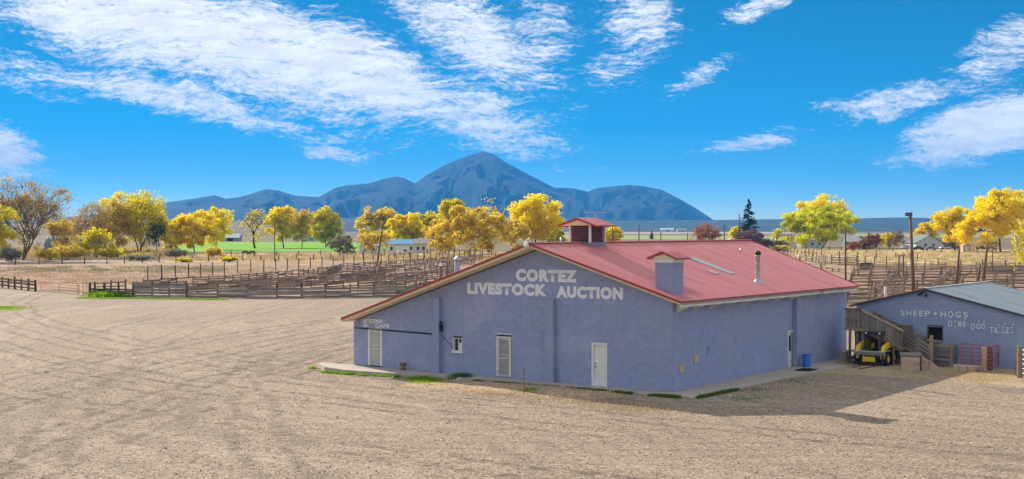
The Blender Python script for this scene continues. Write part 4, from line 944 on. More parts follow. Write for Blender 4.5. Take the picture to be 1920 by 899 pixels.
# stock ramp: deck between the barns, ramp falling right, chute posts
ry = SBY - 1.45
rampx0, rampx1 = front(1590, 620, ry)[0], front(1692, 620, ry)[0]
zr0, zr1 = front(1618, 617, ry)[1], .95
xk = front(1618, 600, ry)[0]
rp = thing('stock_ramp', 'weathered plank stock ramp falling from a high deck past the loader', 'ramp', loc2w(0, 0), -TH)
MB().box(rampx0 - .2, xk + .05, ry, ry + 1.3, zr0 - .12, zr0).build('deck', M_GREYWOOD, rp)
for k in range(9):                                                  # deck front wall boards
    a = rampx0 - .2 + (xk - rampx0 + .2) * k / 9
    put_plank(rp, (a + .1, ry - .03, zr0), (a + .1, ry - .03, zr0 + 1.18 + fr.uniform(-.04, .04)), (xk - rampx0 + .2) / 9 - .01, .05, M_GREYWOOD, 'board')
put_plank(rp, (rampx0 - .2, ry - .09, zr0 + 1.2), (xk, ry - .09, zr0 + 1.2), .09, .1, M_WOOD, 'top_rail'); put_plank(rp, (rampx0 - .2, ry - .09, zr0 + .55), (xk, ry - .09, zr0 + .55), .08, .08, M_WOOD, 'rail'); put_plank(rp, (rampx0 - .2, ry - .1, zr0 - .05), (xk + .4, ry - .1, zr0 - .05), .16, .1, M_TANWOOD, 'rail')
n = 14                                                              # ramp wall boards stand on the slope
for k in range(n):
    f0 = (k + .5) / n; x = xk + (rampx1 - xk) * f0; zf = zr0 + (zr1 - zr0) * f0
    put_plank(rp, (x, ry - .03, zf - .15), (x, ry - .03, zf + 1.12 + fr.uniform(-.03, .03)), (rampx1 - xk) / n - .012, .05, M_GREYWOOD, 'board')
    put_plank(rp, (x, ry + 1.2, zf - .15), (x, ry + 1.2, zf + 1.12), (rampx1 - xk) / n - .012, .05, M_WOOD, 'board')
for zo, m in ((1.15, M_TANWOOD), (.05, M_TANWOOD)):
    put_plank(rp, (xk - .05, ry - .1, zr0 + zo), (rampx1 + .1, ry - .1, zr1 + zo), .12, .09, m, 'top_rail')
MB().add([(xk, ry, zr0), (rampx1, ry, zr1), (rampx1, ry + 1.2, zr1), (xk, ry + 1.2, zr0)], [(0, 1, 2, 3)]).build('ramp_floor', M_WOOD, rp)
for x in (rampx0 + .1, rampx0 + .55, xk):
    put_post(rp, (x, ry + .05, 0), zr0 - .1, .09, M_WOOD, .01); put_post(rp, (x, ry + 1.2, 0), zr0 - .1, .09, M_WOOD, .01)
for x in (xk + 1.0, xk + 1.9): put_post(rp, (x, ry + .05, 0), zr0 - (x - xk) / (rampx1 - xk) * (zr0 - zr1) - .1, .08, M_WOOD, .01)
# board screen against the sheep barn
ys_ = SBY - .5
xs0_, xs1_ = front(1650, 620, ys_)[0], front(1711, 620, ys_)[0]; zt_ = front(1680, 610, ys_)[1]
sc_ = thing('board_screen', 'upright board screen with flat top rail against the sheep barn', 'fence', loc2w(0, 0), -TH)
n = 12
for k in range(n):
    x = xs0_ + (xs1_ - xs0_) * (k + .5) / n; put_plank(sc_, (x, ys_, .02), (x, ys_, zt_ - fr.uniform(0, .05)), (xs1_ - xs0_) / n - fr.uniform(.01, .05), .04, M_WOOD if k < 8 else M_GREYWOOD, 'board')
put_plank(sc_, (xs0_ - .05, ys_ - .06, zt_ + .03), (xs1_ + .05, ys_ - .06, zt_ + .03), .08, .14, M_GREYWOOD, 'top_rail'); put_plank(sc_, (xs0_, ys_ - .05, zt_ - .9), (xs1_, ys_ - .05, zt_ - .9), .1, .05, M_WOOD, 'rail')
for x in (xs0_ + .1, xs1_ - .1): put_post(sc_, (x, ys_ + .1, 0), zt_, .08, M_WOOD, .005)
# chute: tall posts with slanting boards
chute = thing('loading_chute', 'loading chute of tall posts and slanting boards behind the dock', 'chute', loc2w(0, 0), -TH)
def cp(px, py, z=0): return Vector((*w2loc(G(px, py)), z))
c1, c2, c3 = cp(1693, 683), cp(1720, 686), cp(1746, 688)
hs = [front(1693, 620, c1.y)[1], front(1718, 627, c2.y)[1], 1.55]
for c, h in zip((c1, c2, c3), hs): put_post(chute, c, h, .13, M_TANWOOD, .01); MB().box(c.x - .17, c.x + .17, c.y - .17, c.y + .17, h - .02, h + .07).build('post_cap', M_TANWOOD, chute)
for k in range(5):
    z = 1.0 + k * .24; put_plank(chute, c1 + Vector((.05, -.14, z + .12)), c2 + Vector((-.05, -.14, z - .30)), .16, .04, M_GREYWOOD, 'board')
    put_plank(chute, c2 + Vector((.05, -.14, z - .35)), c3 + Vector((0, -.14, z - .75)), .16, .04, M_GREYWOOD, 'board')
c4 = c1 + Vector((-.3, 1.1, 0)); put_post(chute, c4, hs[0] - .1, .11, M_WOOD, .01)
c5 = c2 + Vector((0, 1.1, 0)); put_post(chute, c5, hs[1] - .1, .11, M_WOOD, .01)
for k in range(5):
    z = .9 + k * .24; put_plank(chute, c4 + Vector((0, -.12, z + .1)), c5 + Vector((0, -.12, z - .2)), .16, .04, M_WOOD, 'board')
MB().add([tuple(c1 + Vector((0, 0, .95))), tuple(c2 + Vector((0, 0, .7))), tuple(c5 + Vector((0, 0, .7))), tuple(c4 + Vector((0, 0, .95)))], [(0, 1, 2, 3)]).build('chute_floor', M_WOOD, chute)
# loose poles lying under the deck
for k, (a, b_, l) in enumerate((((1592, 676), (1628, 655), 'lower loose timber lying under the deck'), ((1590, 672), (1618, 654), 'upper loose timber lying under the deck'))):
    pa, pb_ = G(a[0], a[1]), G(a[0], a[1]) + Vector((2.0, 1.6, .7)); t = thing('loose_timber', l, 'timber', pa); put_plank(t, (0, 0, .12 + .3 * k), (2.0, 1.4, .5 + .3 * k), .16, .16, M_TANWOOD, 'beam'); put_plank(t, (.1, .25, .05), (1.9, 1.5, .3), .12, .12, M_WOOD, 'beam')

# ------------------------------------------------------------------ skid-steer loader
ld = thing('skid_steer_loader', 'yellow skid-steer loader with dark cab parked facing out beside ramp', 'loader', G(1643, 683.5), -TH)
def wheel(x, y):
    w_ = MB().lathe([(.22, -.14), (.36, -.15), (.41, -.10), (.42, 0), (.41, .10), (.36, .15), (.22, .14)], (x, y, .41), 22, 'x').build('wheel', M_BLACK, ld, True)
    for k in range(14):
        t = 2 * math.pi * k / 14
        MB().beam((x - .13, y + math.cos(t) * .42, .41 + math.sin(t) * .42), (x + .13, y + math.cos(t + .16) * .42, .41 + math.sin(t + .16) * .42), .06, .04, up=(0, math.cos(t), math.sin(t))).build('tread_lug', M_BLACK, w_)
    s_ = 1 if x > 0 else -1
    MB().lathe([(.23, s_ * .12), (.22, s_ * .06), (.12, s_ * .03), (.10, s_ * .09), (0, s_ * .09)], (x, y, .41), 18, 'x').build('rim', M_YELLOW, w_, True)
for x in (-.80, .80):
    for y in (-.48, .55): wheel(x, y)
MB().prism_x([(-.95, .30), (1.15, .30), (1.25, .75), (1.2, 1.22), (.75, 1.30), (.65, .85), (-.75, .85), (-.95, .6)], -.60, .60).build('chassis', M_MDARK, ld, bevel=.02)
MB().prism_x([(.62, .86), (1.32, .80), (1.36, 1.28), (1.1, 1.42), (.70, 1.38)], -.58, .58).build('engine_cover', M_YELLOW, ld, bevel=.03)
for s_ in (-1, 1):
    MB().prism_x([(-.95, .80), (.60, .84), (.62, .92), (-.95, .90)], s_ * .62 - .03, s_ * .62 + .03).build('side_panel', M_YELLOW, ld)
    arm = MB(); x0_, x1_ = (s_ * .79 - .10, s_ * .79 + .10)
    arm.prism_x([(1.32, 1.58), (1.38, 1.30), (1.10, 1.02), (-.30, 1.06), (-.85, .88), (-1.02, .42), (-1.20, .42), (-1.20, .80), (-.98, 1.18), (-.40, 1.32), (1.05, 1.66)], x0_, x1_)
    arm.build('lift_arm', M_YELLOW, ld, bevel=.015)
    MB().prism_x([(.95, .75), (1.35, .75), (1.40, 1.5), (1.15, 1.5)], s_ * .60 - .05, s_ * .60 + .05).build('tower', M_YELLOW, ld)
    MB().tube([(s_ * .70, .9, .9), (s_ * .70, -.45, 1.12)], .04, 8).build('lift_cylinder', M_STEEL, ld, True)
    MB().tube([(s_ * .45, -.72, .9), (s_ * .45, -1.15, .5)], .04, 8).build('tilt_cylinder', M_STEEL, ld, True)
    MB().box(s_ * .82 - .16, s_ * .82 + .16, -1.0, -.02, .86, .90).build('fender', M_MGREY, ld)
cab = MB()
for x in (-.52, .52):
    cab.beam((x, -.62, .85), (x, -.50, 1.98), .07, .07); cab.beam((x, .70, 1.2), (x, .62, 1.98), .07, .07); cab.beam((x, -.50, 1.95), (x, .62, 1.95), .07, .06)
    for k in range(4): cab.beam((x, -.56, 1.15 + k * .2), (x, .66, 1.25 + k * .19), .02, .02)
cab.beam((-.52, -.50, 1.95), (.52, -.50, 1.95), .06, .06); cab.beam((-.52, .62, 1.95), (.52, .62, 1.95), .06, .06)
cb = cab.build('cab_frame', M_MDARK, ld)
MB().prism_x([(-.62, 1.98), (.72, 1.98), (.70, 2.05), (-.58, 2.06)], -.60, .60).build('cab_roof', surf('dull_teal_roof', (.06, .09, .10), (.09, .12, .13), 4, .6), cb, bevel=.02)
MB().box(-.48, .48, .58, .60, 1.25, 1.92).build('rear_window', M_GLASS, cb)
MB().prism_x([(.0, .85), (.45, .85), (.52, 1.5), (.42, 1.52), (.32, 1.02), (.0, 1.0)], -.25, .25).build('seat', M_BLACK, cb, bevel=.03)
for x in (-.42, .42): MB().lathe([(0, -.06), (.06, -.05), (.05, .03), (0, .03)], (x, -.58, 1.92), 10, 'y').build('work_lamp', M_WHITE, cb)
for x in (-.25, .25): MB().tube([(x, -.35, .9), (x, -.42, 1.28)], .02, 6).build('lever', M_MDARK, cb)
MB().prism_x([(-1.22, .62), (-1.16, .62), (-1.16, .86), (-1.30, .90), (-1.34, .86)], -.95, .95).build('attachment_plate', M_MGREY, ld)
MB().box(-.95, .95, -1.30, -1.24, .10, .2).build('fork_bar', M_MDARK, ld)
for x in (-.85, -.45, .45, .85): MB().box(x - .05, x + .05, -1.30, -1.2, .08, .66).build('fork_upright', M_MDARK, ld)
MB().box(-.42, .42, -1.235, -1.20, .25, .55).build('coupler', M_YELLOW, ld)
for x in (-.8, .8): MB().box(x - .14, x + .14, -1.05, -.96, .62, .8).build('headlamp_guard', M_MGREY, ld)

# barrel, bin, mat, clutter
yb_, zb_ = side(1512, 689, .9)
bp = loc2w(.75, side(1512, 688, .75)[0], .1); t = thing('blue_barrel', 'bright blue plastic barrel beside the side door', 'barrel', bp); t.scale = (.86, .86, .84)
MB().lathe([(0, 0), (.25, 0), (.28, .04), (.285, .28), (.275, .30), (.285, .33), (.285, .58), (.275, .60), (.285, .63), (.28, .84), (.26, .86), (.26, .80), (0, .8)], (0, 0, 0), 22).build('drum', M_BARREL, t, True)
MB().lathe([(.26, .84), (.295, .85), (.295, .89), (.26, .89)], (0, 0, 0), 22).build('rim', M_BARREL, t, True)
bp = loc2w(.55, L2 - 1.3, .06); t = thing('trash_can', 'dented galvanised trash can at the rear corner', 'trash can', G(1583, 681))
MB().lathe([(0, 0), (.25, 0), (.27, .03), (.31, .72), (.33, .74), (.30, .76), (.28, .70), (0, .1)], (0, 0, 0), 20).build('can', M_STEEL, t, True)
for k in range(10): MB().tube([(.262 * math.cos(k * .628), .262 * math.sin(k * .628), .05), (.31 * math.cos(k * .628), .31 * math.sin(k * .628), .7)], .012, 4).build('rib', M_STEEL, t)
MB().tube([(.33, 0, .55), (.40, 0, .5), (.33, 0, .45)], .012, 5).build('handle', M_STEEL, t)
ym = side(1497, 690, 1.0)[0]
t = thing('door_mat', 'black rubber mat in front of the side door', 'mat', loc2w(1.35, ym, .14), -TH); MB().box(-.35, .55, -.55, .75, -.02, .025).build('mat', M_BLACK, t, bevel=.01)
for k in range(6): MB().box(-.3, .5, -.48 + k * .2, -.44 + k * .2, .025, .035).build('ridge', M_BLACK, t)
p = G(1576, 683); t = thing('wood_scrap', 'small tan block of wood lying by the trash can', 'wood', p, .4); MB().box(-.2, .2, -.1, .1, 0, .2).build('offcut', M_TANWOOD, t, bevel=.02); MB().box(.1, .3, .12, .3, 0, .15).build('offcut', M_POST, t, bevel=.02)
for k, (a, b_, l) in enumerate((((1612, 693), (1640, 688), 'front steel bar lying on the dirt before the loader'), ((1600, 690), (1625, 685), 'rear steel bar lying on the dirt before the loader'))):
    pa, pb_ = G(*a), G(*b_); d = pb_ - pa; t = thing('loose_bar', l, 'bar', pa); MB().beam((0, 0, .03), (d.x, d.y, .03), .07, .05).beam((0, 0, .06), (d.x * .05, d.y * .05, .1), .05, .05).build('bar', M_POST, t)
# valve box on the walk by the cafe
vx, _ = front(757, 690, -.35); t = thing('valve_box', 'small rusty metal valve stand on the walk by the blue wall', 'valve', loc2w(vx, -.4, wz(vx)), -TH)
M_RUST = surf('rusty_steel', (.16, .085, .05), (.24, .14, .09), 8, .8, .2, .3)
MB().box(-.15, .15, -.1, .1, .22, .42).build('case', M_RUST, t, bevel=.01); MB().box(-.13, .13, -.08, .08, .0, .16).build('foot', M_RUST, t); MB().tube([(0, 0, .16), (0, 0, .23)], .05, 8).build('stem', M_STEEL, t)
# steel stake and its rocks
p = G(982, 741); t = thing('steel_stake', 'thin rusty stake standing in the dry mound before the barn', 'stake', p)
MB().tube([(0, 0, -.1), (.01, 0, 1.35)], .026, 6).build('rod', M_RUST, t); MB().beam((-.03, 0, 1.2), (.05, 0, 1.2), .03, .06).build('clip', M_RUST, t)
def rock(px, py, s, label, seed):
    r = random.Random(seed); mb = MB(); prof = []
    n = 9
    rows_ = [(.0, -.3), (.9, -.1), (1.0, .25), (.75, .55), (.3, .72)]
    for rr, h in rows_:
        for k in range(n):
            a = 2 * math.pi * k / n; q = rr * r.uniform(.75, 1.15); mb.v.append((math.cos(a) * q * s, math.sin(a) * q * s * .8, h * s * r.uniform(.85, 1.1)))
    for i in range(len(rows_) - 1):
        for k in range(n): mb.f.append((i * n + k, i * n + (k + 1) % n, (i + 1) * n + (k + 1) % n, (i + 1) * n + k)); mb.mi.append(0)
    mb.f.append(tuple((len(rows_) - 1) * n + k for k in range(n))); mb.mi.append(0)
    o = mb.build('rock', M_ROCK); o.location = G(px, py); tag(o, label, 'rock', 'loose rocks by the walk')
rock(998, 732, .2, 'pale round rock just behind the stake weeds', 1); rock(1014, 734, .16, 'small pale rock to the right of the stake weeds', 2); rock(984, 734, .14, 'small pale rock touching the steel stake', 3); rock(862, 716, .3, 'flat pale rock below the dark weed by the walk', 4)
rock(86, 699, .16, 'lone dark stone lying on the open gravel', 5)

# ------------------------------------------------------------------ vegetation
M_LY = leaf_mat('golden_leaves', (.82, .61, .006), (.98, .86, .012), .6)
M_LYG = leaf_mat('yellow_green_leaves', (.48, .42, .012), (.93, .79, .02), .6)
M_LG = leaf_mat('lime_green_leaves', (.34, .38, .012), (.88, .86, .02), .6)
M_LB = leaf_mat('brown_gold_leaves', (.52, .36, .045), (.90, .72, .09), .55)
M_LR = leaf_mat('russet_leaves', (.30, .11, .06), (.60, .30, .16), .42)
M_LO = leaf_mat('orange_gold_leaves', (.76, .56, .01), (.97, .84, .02), .6)
M_LD = leaf_mat('dark_conifer_needles', (.012, .03, .015), (.045, .075, .035), .15)
M_LBR = leaf_mat('thin_brown_leaves', (.28, .18, .07), (.66, .49, .15), .5)
M_LJ = leaf_mat('juniper_leaves', (.04, .07, .025), (.13, .18, .05), .35)
M_LS = leaf_mat('sage_leaves', (.20, .20, .12), (.40, .38, .24), .3)
M_LP = leaf_mat('mauve_brown_twigs', (.17, .09, .09), (.33, .19, .17), .3)
def leaf_mesh(name, cen, nrm_up, size, tone, mat, seed, aspect=.8):
    """leaf-sized quads, one per centre"""
    r = np.random.default_rng(seed); n = len(cen)
    a = r.normal(size=(n, 3)); a[:, 2] *= .6; a /= np.linalg.norm(a, axis=1)[:, None]
    b = r.normal(size=(n, 3)); b -= a * (a * b).sum(1)[:, None]; b /= np.linalg.norm(b, axis=1)[:, None]
    s = size * r.uniform(.6, 1.3, n)[:, None]
    v = np.stack([cen - a * s, cen - b * s * aspect * .6 + a * s * .1, cen + a * s, cen + b * s * aspect], 1).reshape(-1, 3)
    me = bpy.data.meshes.new(name); me.vertices.add(4 * n); me.vertices.foreach_set('co', v.ravel().astype(np.float32))
    me.loops.add(4 * n); me.loops.foreach_set('vertex_index', np.arange(4 * n, dtype=np.int32))
    me.polygons.add(n); me.polygons.foreach_set('loop_start', np.arange(0, 4 * n, 4, dtype=np.int32)); me.polygons.foreach_set('loop_total', np.full(n, 4, dtype=np.int32))
    me.update(calc_edges=True)
    at_ = me.attributes.new('tone', 'FLOAT', 'POINT'); at_.data.foreach_set('value', np.repeat(np.clip(tone, 0, 1), 4).astype(np.float32))
    me.materials.append(mat); return me
def skeleton(seed, levels=4, trunk=.22, kids=(4, 4, 3, 3), angle=(28, 52), shrink=.72, stems=1, droop=0.0, first=.30):
    r = random.Random(seed); br = []
    def grow(p, d, ln, rad, lev):
        pts = [p]; q = p; dd = d.copy()
        for k in range(3):
            dd = (dd + Vector((r.gauss(0, .13), r.gauss(0, .13), r.gauss(.03, .08) - droop * lev))).normalized(); q = q + dd * (ln / 3); pts.append(q)
        br.append((pts, rad, rad * .62, lev))
        if lev >= levels: return
        n = kids[min(lev, len(kids) - 1)]; n = max(2, n + r.choice((-1, 0, 0, 1))); ph = r.uniform(0, 6.28)
        for k in range(n):
            ang = R(r.uniform(*angle)) * (1.0 if lev else 1.0); az = ph + 6.283 * k / n + r.gauss(0, .35)
            o = dd.orthogonal().normalized(); o2 = dd.cross(o)
            nd = (dd * math.cos(ang) + (o * math.cos(az) + o2 * math.sin(az)) * math.sin(ang)).normalized()
            f_ = 1.0 if k < n - 1 else r.uniform(.55, .9)
            st_ = pts[-1] if r.random() < .6 else pts[-2].lerp(pts[-1], .5)
            grow(st_, nd, ln * shrink * r.uniform(.75, 1.2), rad * .60, lev + 1)
    for s_ in range(stems):
        a = r.uniform(0, 6.28); tilt = 0.05 if stems == 1 else .32
        grow(Vector((math.cos(a) * .02 * (stems > 1), math.sin(a) * .02 * (stems > 1), 0)), Vector((math.cos(a) * tilt, math.sin(a) * tilt, 1)).normalized(), trunk if stems == 1 else trunk * 1.3, .028 if stems == 1 else .02, 0)
    return br
def tree(label, px, ptop, pbase, wpx, mat, leaves=3500, size=.30, seed=1, name='cottonwood_tree', cat='tree', clump=.06, levels=4, stems=1, trunk=.13, bark=None, dist=None, group='autumn trees', kids=(4, 4, 3, 3), dens=1.0, bare=0.0, angle=(28, 52), patch=.35, droop=0.0, thick=1.0, env=.68, low=.07, k=3.6):
    if stems >= 3: low = .05
    leaves = int(leaves * k)
    base = G(px, pbase) if dist is None else Vector(((px - 960) / F * dist, dist, 0))
    D = base.y; h = CAMH + (HOR - ptop) / F * D; w_ = 1.12 * wpx / F * D
    br = skeleton(seed, levels, trunk, stems=stems, kids=kids, angle=angle, droop=droop)
    tips = np.array([tuple(b[0][-1]) for b in br if b[3] >= levels - 1] + [tuple(b[0][2]) for b in br if b[3] == levels])
    lo, hi = np.quantile(tips, .01, axis=0), np.quantile(tips, .99, axis=0)
    m_ = clump * h
    sx = (w_ - 1.6 * m_) / (hi[0] - lo[0]); sy = (w_ - 1.6 * m_) / (hi[1] - lo[1]); sz = (h - m_) / tips[:, 2].max()
    cx_ = (hi[0] + lo[0]) / 2; cy_ = (hi[1] + lo[1]) / 2
    def tr(p):
        k = min(1, p[2] / .25); return Vector(((p[0] - cx_ * k) * sx, (p[1] - cy_ * k) * sy, p[2] * sz))
    t = thing(name, label, cat, base, 0, group)
    mb = MB()
    for pts, r0, r1, lev in br:
        n = 7 if lev == 0 else (5 if lev < 3 else 3); s_ = min(h, w_ * 1.3)
        rr = np.linspace(r0, r1, len(pts)) * s_ * .55 * thick
        mb.tube([tr(p) for p in pts], [max(.02, q) for q in rr], n, False)
    mb.build('trunk', bark or M_BARK, t, True)
    r = np.random.default_rng(seed + 500)
    tp = np.array([tuple(tr(p)) for p in tips])
    w8 = r.uniform(.3, 1.0, len(tp)) ** 1.2
    if bare: w8[r.random(len(tp)) < bare] *= .06
    if bare: w8[tp[:, 2] > np.quantile(tp[:, 2], .82)] *= (1 - bare)
    # billowing lobes spread through the crown's volume, off-centre and uneven
    nl = 70; q = r.normal(size=(nl, 3)); q /= np.linalg.norm(q, axis=1)[:, None]; q *= (r.uniform(.30, 1.0, nl) ** .6)[:, None]
    zc = h * (1 + low) / 2; lump = 1 + .22 * np.sin(3 * np.arctan2(q[:, 1], q[:, 0]) + seed) * (q[:, 2] < .6)
    lob = np.stack([q[:, 0] * (w_ / 2 - m_) * lump, q[:, 1] * (w_ / 2 - m_) * lump, zc + q[:, 2] * (h * (1 - low) / 2 - m_ * .8)], 1)
    lob = lob[r.random(nl) < .82]
    nt = len(tp); tp = np.concatenate([tp, lob]); wl_ = r.uniform(.25, 1.0, len(lob))
    if bare: wl_[r.random(len(lob)) < bare] *= .1
    w8 = np.concatenate([w8 / w8.sum() * (1 - env), wl_ / wl_.sum() * env])
    idx = r.choice(len(tp), leaves, p=w8 / w8.sum())
    off = r.normal(size=(leaves, 3)); off /= np.linalg.norm(off, axis=1)[:, None]; off *= (r.random(leaves) ** .55)[:, None] * np.array([1, 1, .75]) * m_ * np.where(idx < nt, 1.2, 1.75)[:, None]
    cen = tp[idx] + off
    ct = r.uniform(-patch, patch, len(tp))
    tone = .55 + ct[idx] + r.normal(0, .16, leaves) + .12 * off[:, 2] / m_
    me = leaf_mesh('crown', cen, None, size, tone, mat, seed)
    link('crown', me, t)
    return t
NEAR = 'big trees along the road'
tree('huge half-bare brown gold tree at the far left edge', 46, 322, 489, 150, M_LBR, 5200, .26, 101, stems=5, trunk=.24, bare=.35, k=1.5, env=.4, group=NEAR, bark=M_PALEBARK, clump=.05, angle=(20, 42))
tree('yellow green tree half cut by the left edge, lowest of its group', -22, 378, 492, 95, M_LYG, 3500, .28, 102, group=NEAR)
tree('sparse tan tree rising behind the ribbed hut', 170, 366, 478, 85, M_LBR, 2300, .28, 103, k=1.6, stems=3, bare=.4, group=NEAR, bark=M_PALEBARK, angle=(20, 40))
tree('broad olive yellow tree behind the pale road, tallest of its clump', 258, 351, 476, 132, M_LYG, 6500, .30, 104, env=.5, stems=3, group=NEAR, clump=.06)
tree('tan gold tree squeezed between sparse tree and olive tree', 215, 368, 477, 75, M_LB, 2600, .3, 105, stems=2, group=NEAR, bark=M_PALEBARK)
tree('dark green juniper in front of the olive yellow tree', 294, 404, 477, 34, M_LJ, 1300, .24, 106, name='juniper_tree', clump=.07, group=NEAR, env=.35, k=1.6)
tree('round orange gold tree right of the dark juniper', 365, 392, 474, 88, M_LO, 5200, .32, 107, group=NEAR, clump=.065)
tree('small orange tree between juniper and round orange tree', 322, 410, 474, 52, M_LO, 2600, .28, 108, group=NEAR)
MIDT = 'trees along the green field'
tree('tall ragged yellow tree right of the round orange tree', 405, 388, 462, 58, M_LY, 2400, .36, 109, group=MIDT, bare=.2, dist=560)
tree('mostly dead grey tree with few yellow leaves', 478, 385, 462, 52, M_LB, 900, .38, 110, name='dead_tree', thick=1.8, k=1.2, bare=.6, group=MIDT, dist=600, angle=(22, 45))
tree('bright yellow tree right of the dead tree', 532, 386, 462, 62, M_LY, 4200, .42, 111, group=MIDT, dist=610)
tree('thin brown tree between the two bright yellow trees', 566, 388, 462, 38, M_LB, 1300, .4, 112, bare=.3, group=MIDT, dist=600)
tree('neat rounded yellow green tree beside the white long barn', 611, 386, 459, 56, M_LYG, 4000, .42, 113, group=MIDT, dist=640)
tree('brownish yellow tree above the garage house', 708, 386, 462, 76, M_LB, 3600, .42, 114, group=MIDT, dist=590, bare=.15)
tree('lemon yellow tree just right of the brownish tree', 757, 397, 462, 62, M_LY, 4000, .42, 115, group=MIDT, dist=560)
tree('yellow tree with a dark trunk left of the big russet-gold tree', 806, 394, 462, 54, M_LYG, 3000, .42, 116, group=MIDT, dist=570)
tree('tall slim yellow green tree poking above the russet-gold tree', 852, 370, 466, 58, M_LYG, 3400, .40, 117, group=MIDT, dist=470, clump=.06)
tree('big russet-gold tree with loose crown left of the gable peak', 884, 384, 482, 146, M_LB, 6200, .33, 118, group=MIDT, stems=2, clump=.06, bare=.15)
tree('dead black branches rising out of the russet-gold tree', 916, 364, 474, 52, M_LB, 160, .3, 119, name='dead_tree', levels=3, thick=2.4, group=MIDT, bare=.9, trunk=.3, kids=(3, 2, 2), angle=(25, 55))
tree('large bright golden tree above the gable peak', 1004, 358, 474, 100, M_LY, 6500, .36, 120, group=MIDT, clump=.065)
tree('tangled bare gold brown tree behind the roof rake', 962, 408, 476, 60, M_LB, 1500, .32, 121, group=MIDT, bare=.4)
tree('pale gold shrub in front of the garage house', 700, 428, 478, 56, M_LB, 1200, .22, 122, name='shrub', stems=4, bare=.3, group='shrubs by the fields', bark=M_PALEBARK)
tree('grey green willow shrub beside the green field', 640, 441, 477, 44, M_LS, 1700, .22, 123, name='shrub', stems=4, group='shrubs by the fields')
tree('tan leafy shrub right of the blue roofed house', 828, 446, 478, 46, M_LB, 1300, .22, 124, name='shrub', stems=3, group='shrubs by the fields', bark=M_PALEBARK)
tree('sparse tan tree standing in front of the ribbed hut', 118, 402, 486, 58, M_LB, 1100, .26, 150, stems=3, bare=.4, group=NEAR, bark=M_PALEBARK, angle=(18, 38))
tree('tall tan shrub hiding the right end of the ribbed hut', 178, 425, 486, 60, M_LYG, 1300, .24, 151, name='shrub', stems=4, group=NEAR, bark=M_PALEBARK)
tree('green bush just left of the cupola', 1042, 424, 466, 36, M_LG, 1600, .3, 125, name='shrub', stems=3, group='shrubs by the fields', dist=560)
tree('small pale yellow tree framed right of the cupola', 1148, 422, 464, 36, M_LO, 1300, .34, 126, dist=580)
EASTT = 'trees round the eastern houses'
tree('round bare brown tree standing beyond the ridge', 1323, 415, 464, 52, M_LR, 1300, .26, 127, stems=4, bare=.3, bark=M_PALEBARK, group=EASTT, dist=560)
tree('little golden round tree left of the spruce', 1378, 424, 452, 22, M_LY, 1300, .42, 128, group=EASTT, dist=760)
tree('mauve bare thicket below the spruce', 1407, 430, 468, 50, M_LP, 1800, .24, 129, name='shrub', stems=5, group=EASTT, dist=540, bark=M_PALEBARK)
tree('spring green willow with wide drooping crown', 1540, 386, 468, 136, M_LG, 8000, .34, 130, group=EASTT, clump=.07, droop=.06, trunk=.16)
tree('golden tree top rising behind the green willow', 1541, 362, 466, 92, M_LY, 5200, .38, 131, group=EASTT, dist=640)
tree('russet bush left of the yellow bushes by the houses', 1634, 436, 468, 40, M_LR, 1700, .24, 132, name='shrub', stems=4, group=EASTT)
tree('yellow bush in front of the far eastern fields', 1668, 435, 467, 36, M_LYG, 1500, .26, 133, name='shrub', stems=3, group=EASTT)
tree('bare leafless sapling between the yellow bushes', 1681, 426, 468, 26, M_LP, 350, .2, 134, stems=3, bare=.6, group=EASTT, bark=M_PALEBARK)
tree('orange gold tree behind the green roofed house, smallest', 1738, 414, 462, 42, M_LO, 2400, .36, 135, group=EASTT, dist=640)
tree('upright feathery gold tree beside the green roofed house', 1792, 382, 466, 78, M_LO, 4600, .34, 136, group=EASTT, stems=4, angle=(16, 36), dist=540, clump=.055)
tree('biggest golden cottonwood towering at the right edge', 1876, 345, 472, 116, M_LY, 8500, .36, 137, group=EASTT, clump=.06, dist=500, patch=.4)
tree('tall golden tree half outside the right edge', 1950, 352, 472, 90, M_LO, 3500, .36, 138, group=EASTT, dist=520)
tree('thin yellow green sapling growing by the stockyard corner', 1921, 405, 532, 50, M_LYG, 1500, .15, 139, group=EASTT, bark=M_PALEBARK, trunk=.3, clump=.06, k=.85, low=.18, bare=.2)
tree('bare brown shrub below the biggest golden cottonwood', 1852, 445, 472, 46, M_LB, 900, .2, 140, name='shrub', stems=4, bare=.3, group=EASTT, bark=M_PALEBARK)
tree('small orange shrub beside the carport roof', 1601, 452, 471, 24, M_LR, 800, .2, 141, name='shrub', stems=3, group=EASTT)
tree('dark shrub at the end of the red ridge', 1432, 446, 470, 34, M_LP, 1000, .22, 142, name='shrub', stems=4, group=EASTT)
tree('dark brown shrub left of the pink house', 1462, 448, 470, 30, M_LS, 900, .22, 143, name='shrub', stems=4, group=EASTT)
for k, (px, pt, pb, wp, l) in enumerate(((20, 462, 493, 40, 'olive scrub below the huge brown gold tree'), (130, 458, 488, 60, 'olive scrub in front of the ribbed hut'), (205, 462, 486, 50, 'tan scrub at the foot of the olive tree'), (330, 466, 484, 40, 'grey scrub below the round orange tree'), (400, 462, 484, 30, 'dark scrub at the edge of the green field'), (345, 484, 492, 26, 'low sage bush behind the road fence'), (262, 478, 489, 50, 'dark low brush below the olive tree'), (92, 466, 490, 40, 'pale low brush left of the ribbed hut'), (430, 481, 491, 30, 'low sage bush on the straw verge'), (290, 474, 482, 22, 'red brown low bush on the green field edge'), (1465, 459, 471, 34, 'low brush before the pink house'))):
    tree(l, px, pt, pb, wp, (M_LS, M_LB, M_LYG)[k % 3], 900, .22, 160 + k, name='shrub', stems=4, group='low scrub along the fields', levels=3, clump=.16, bark=M_PALEBARK, cat='shrub')
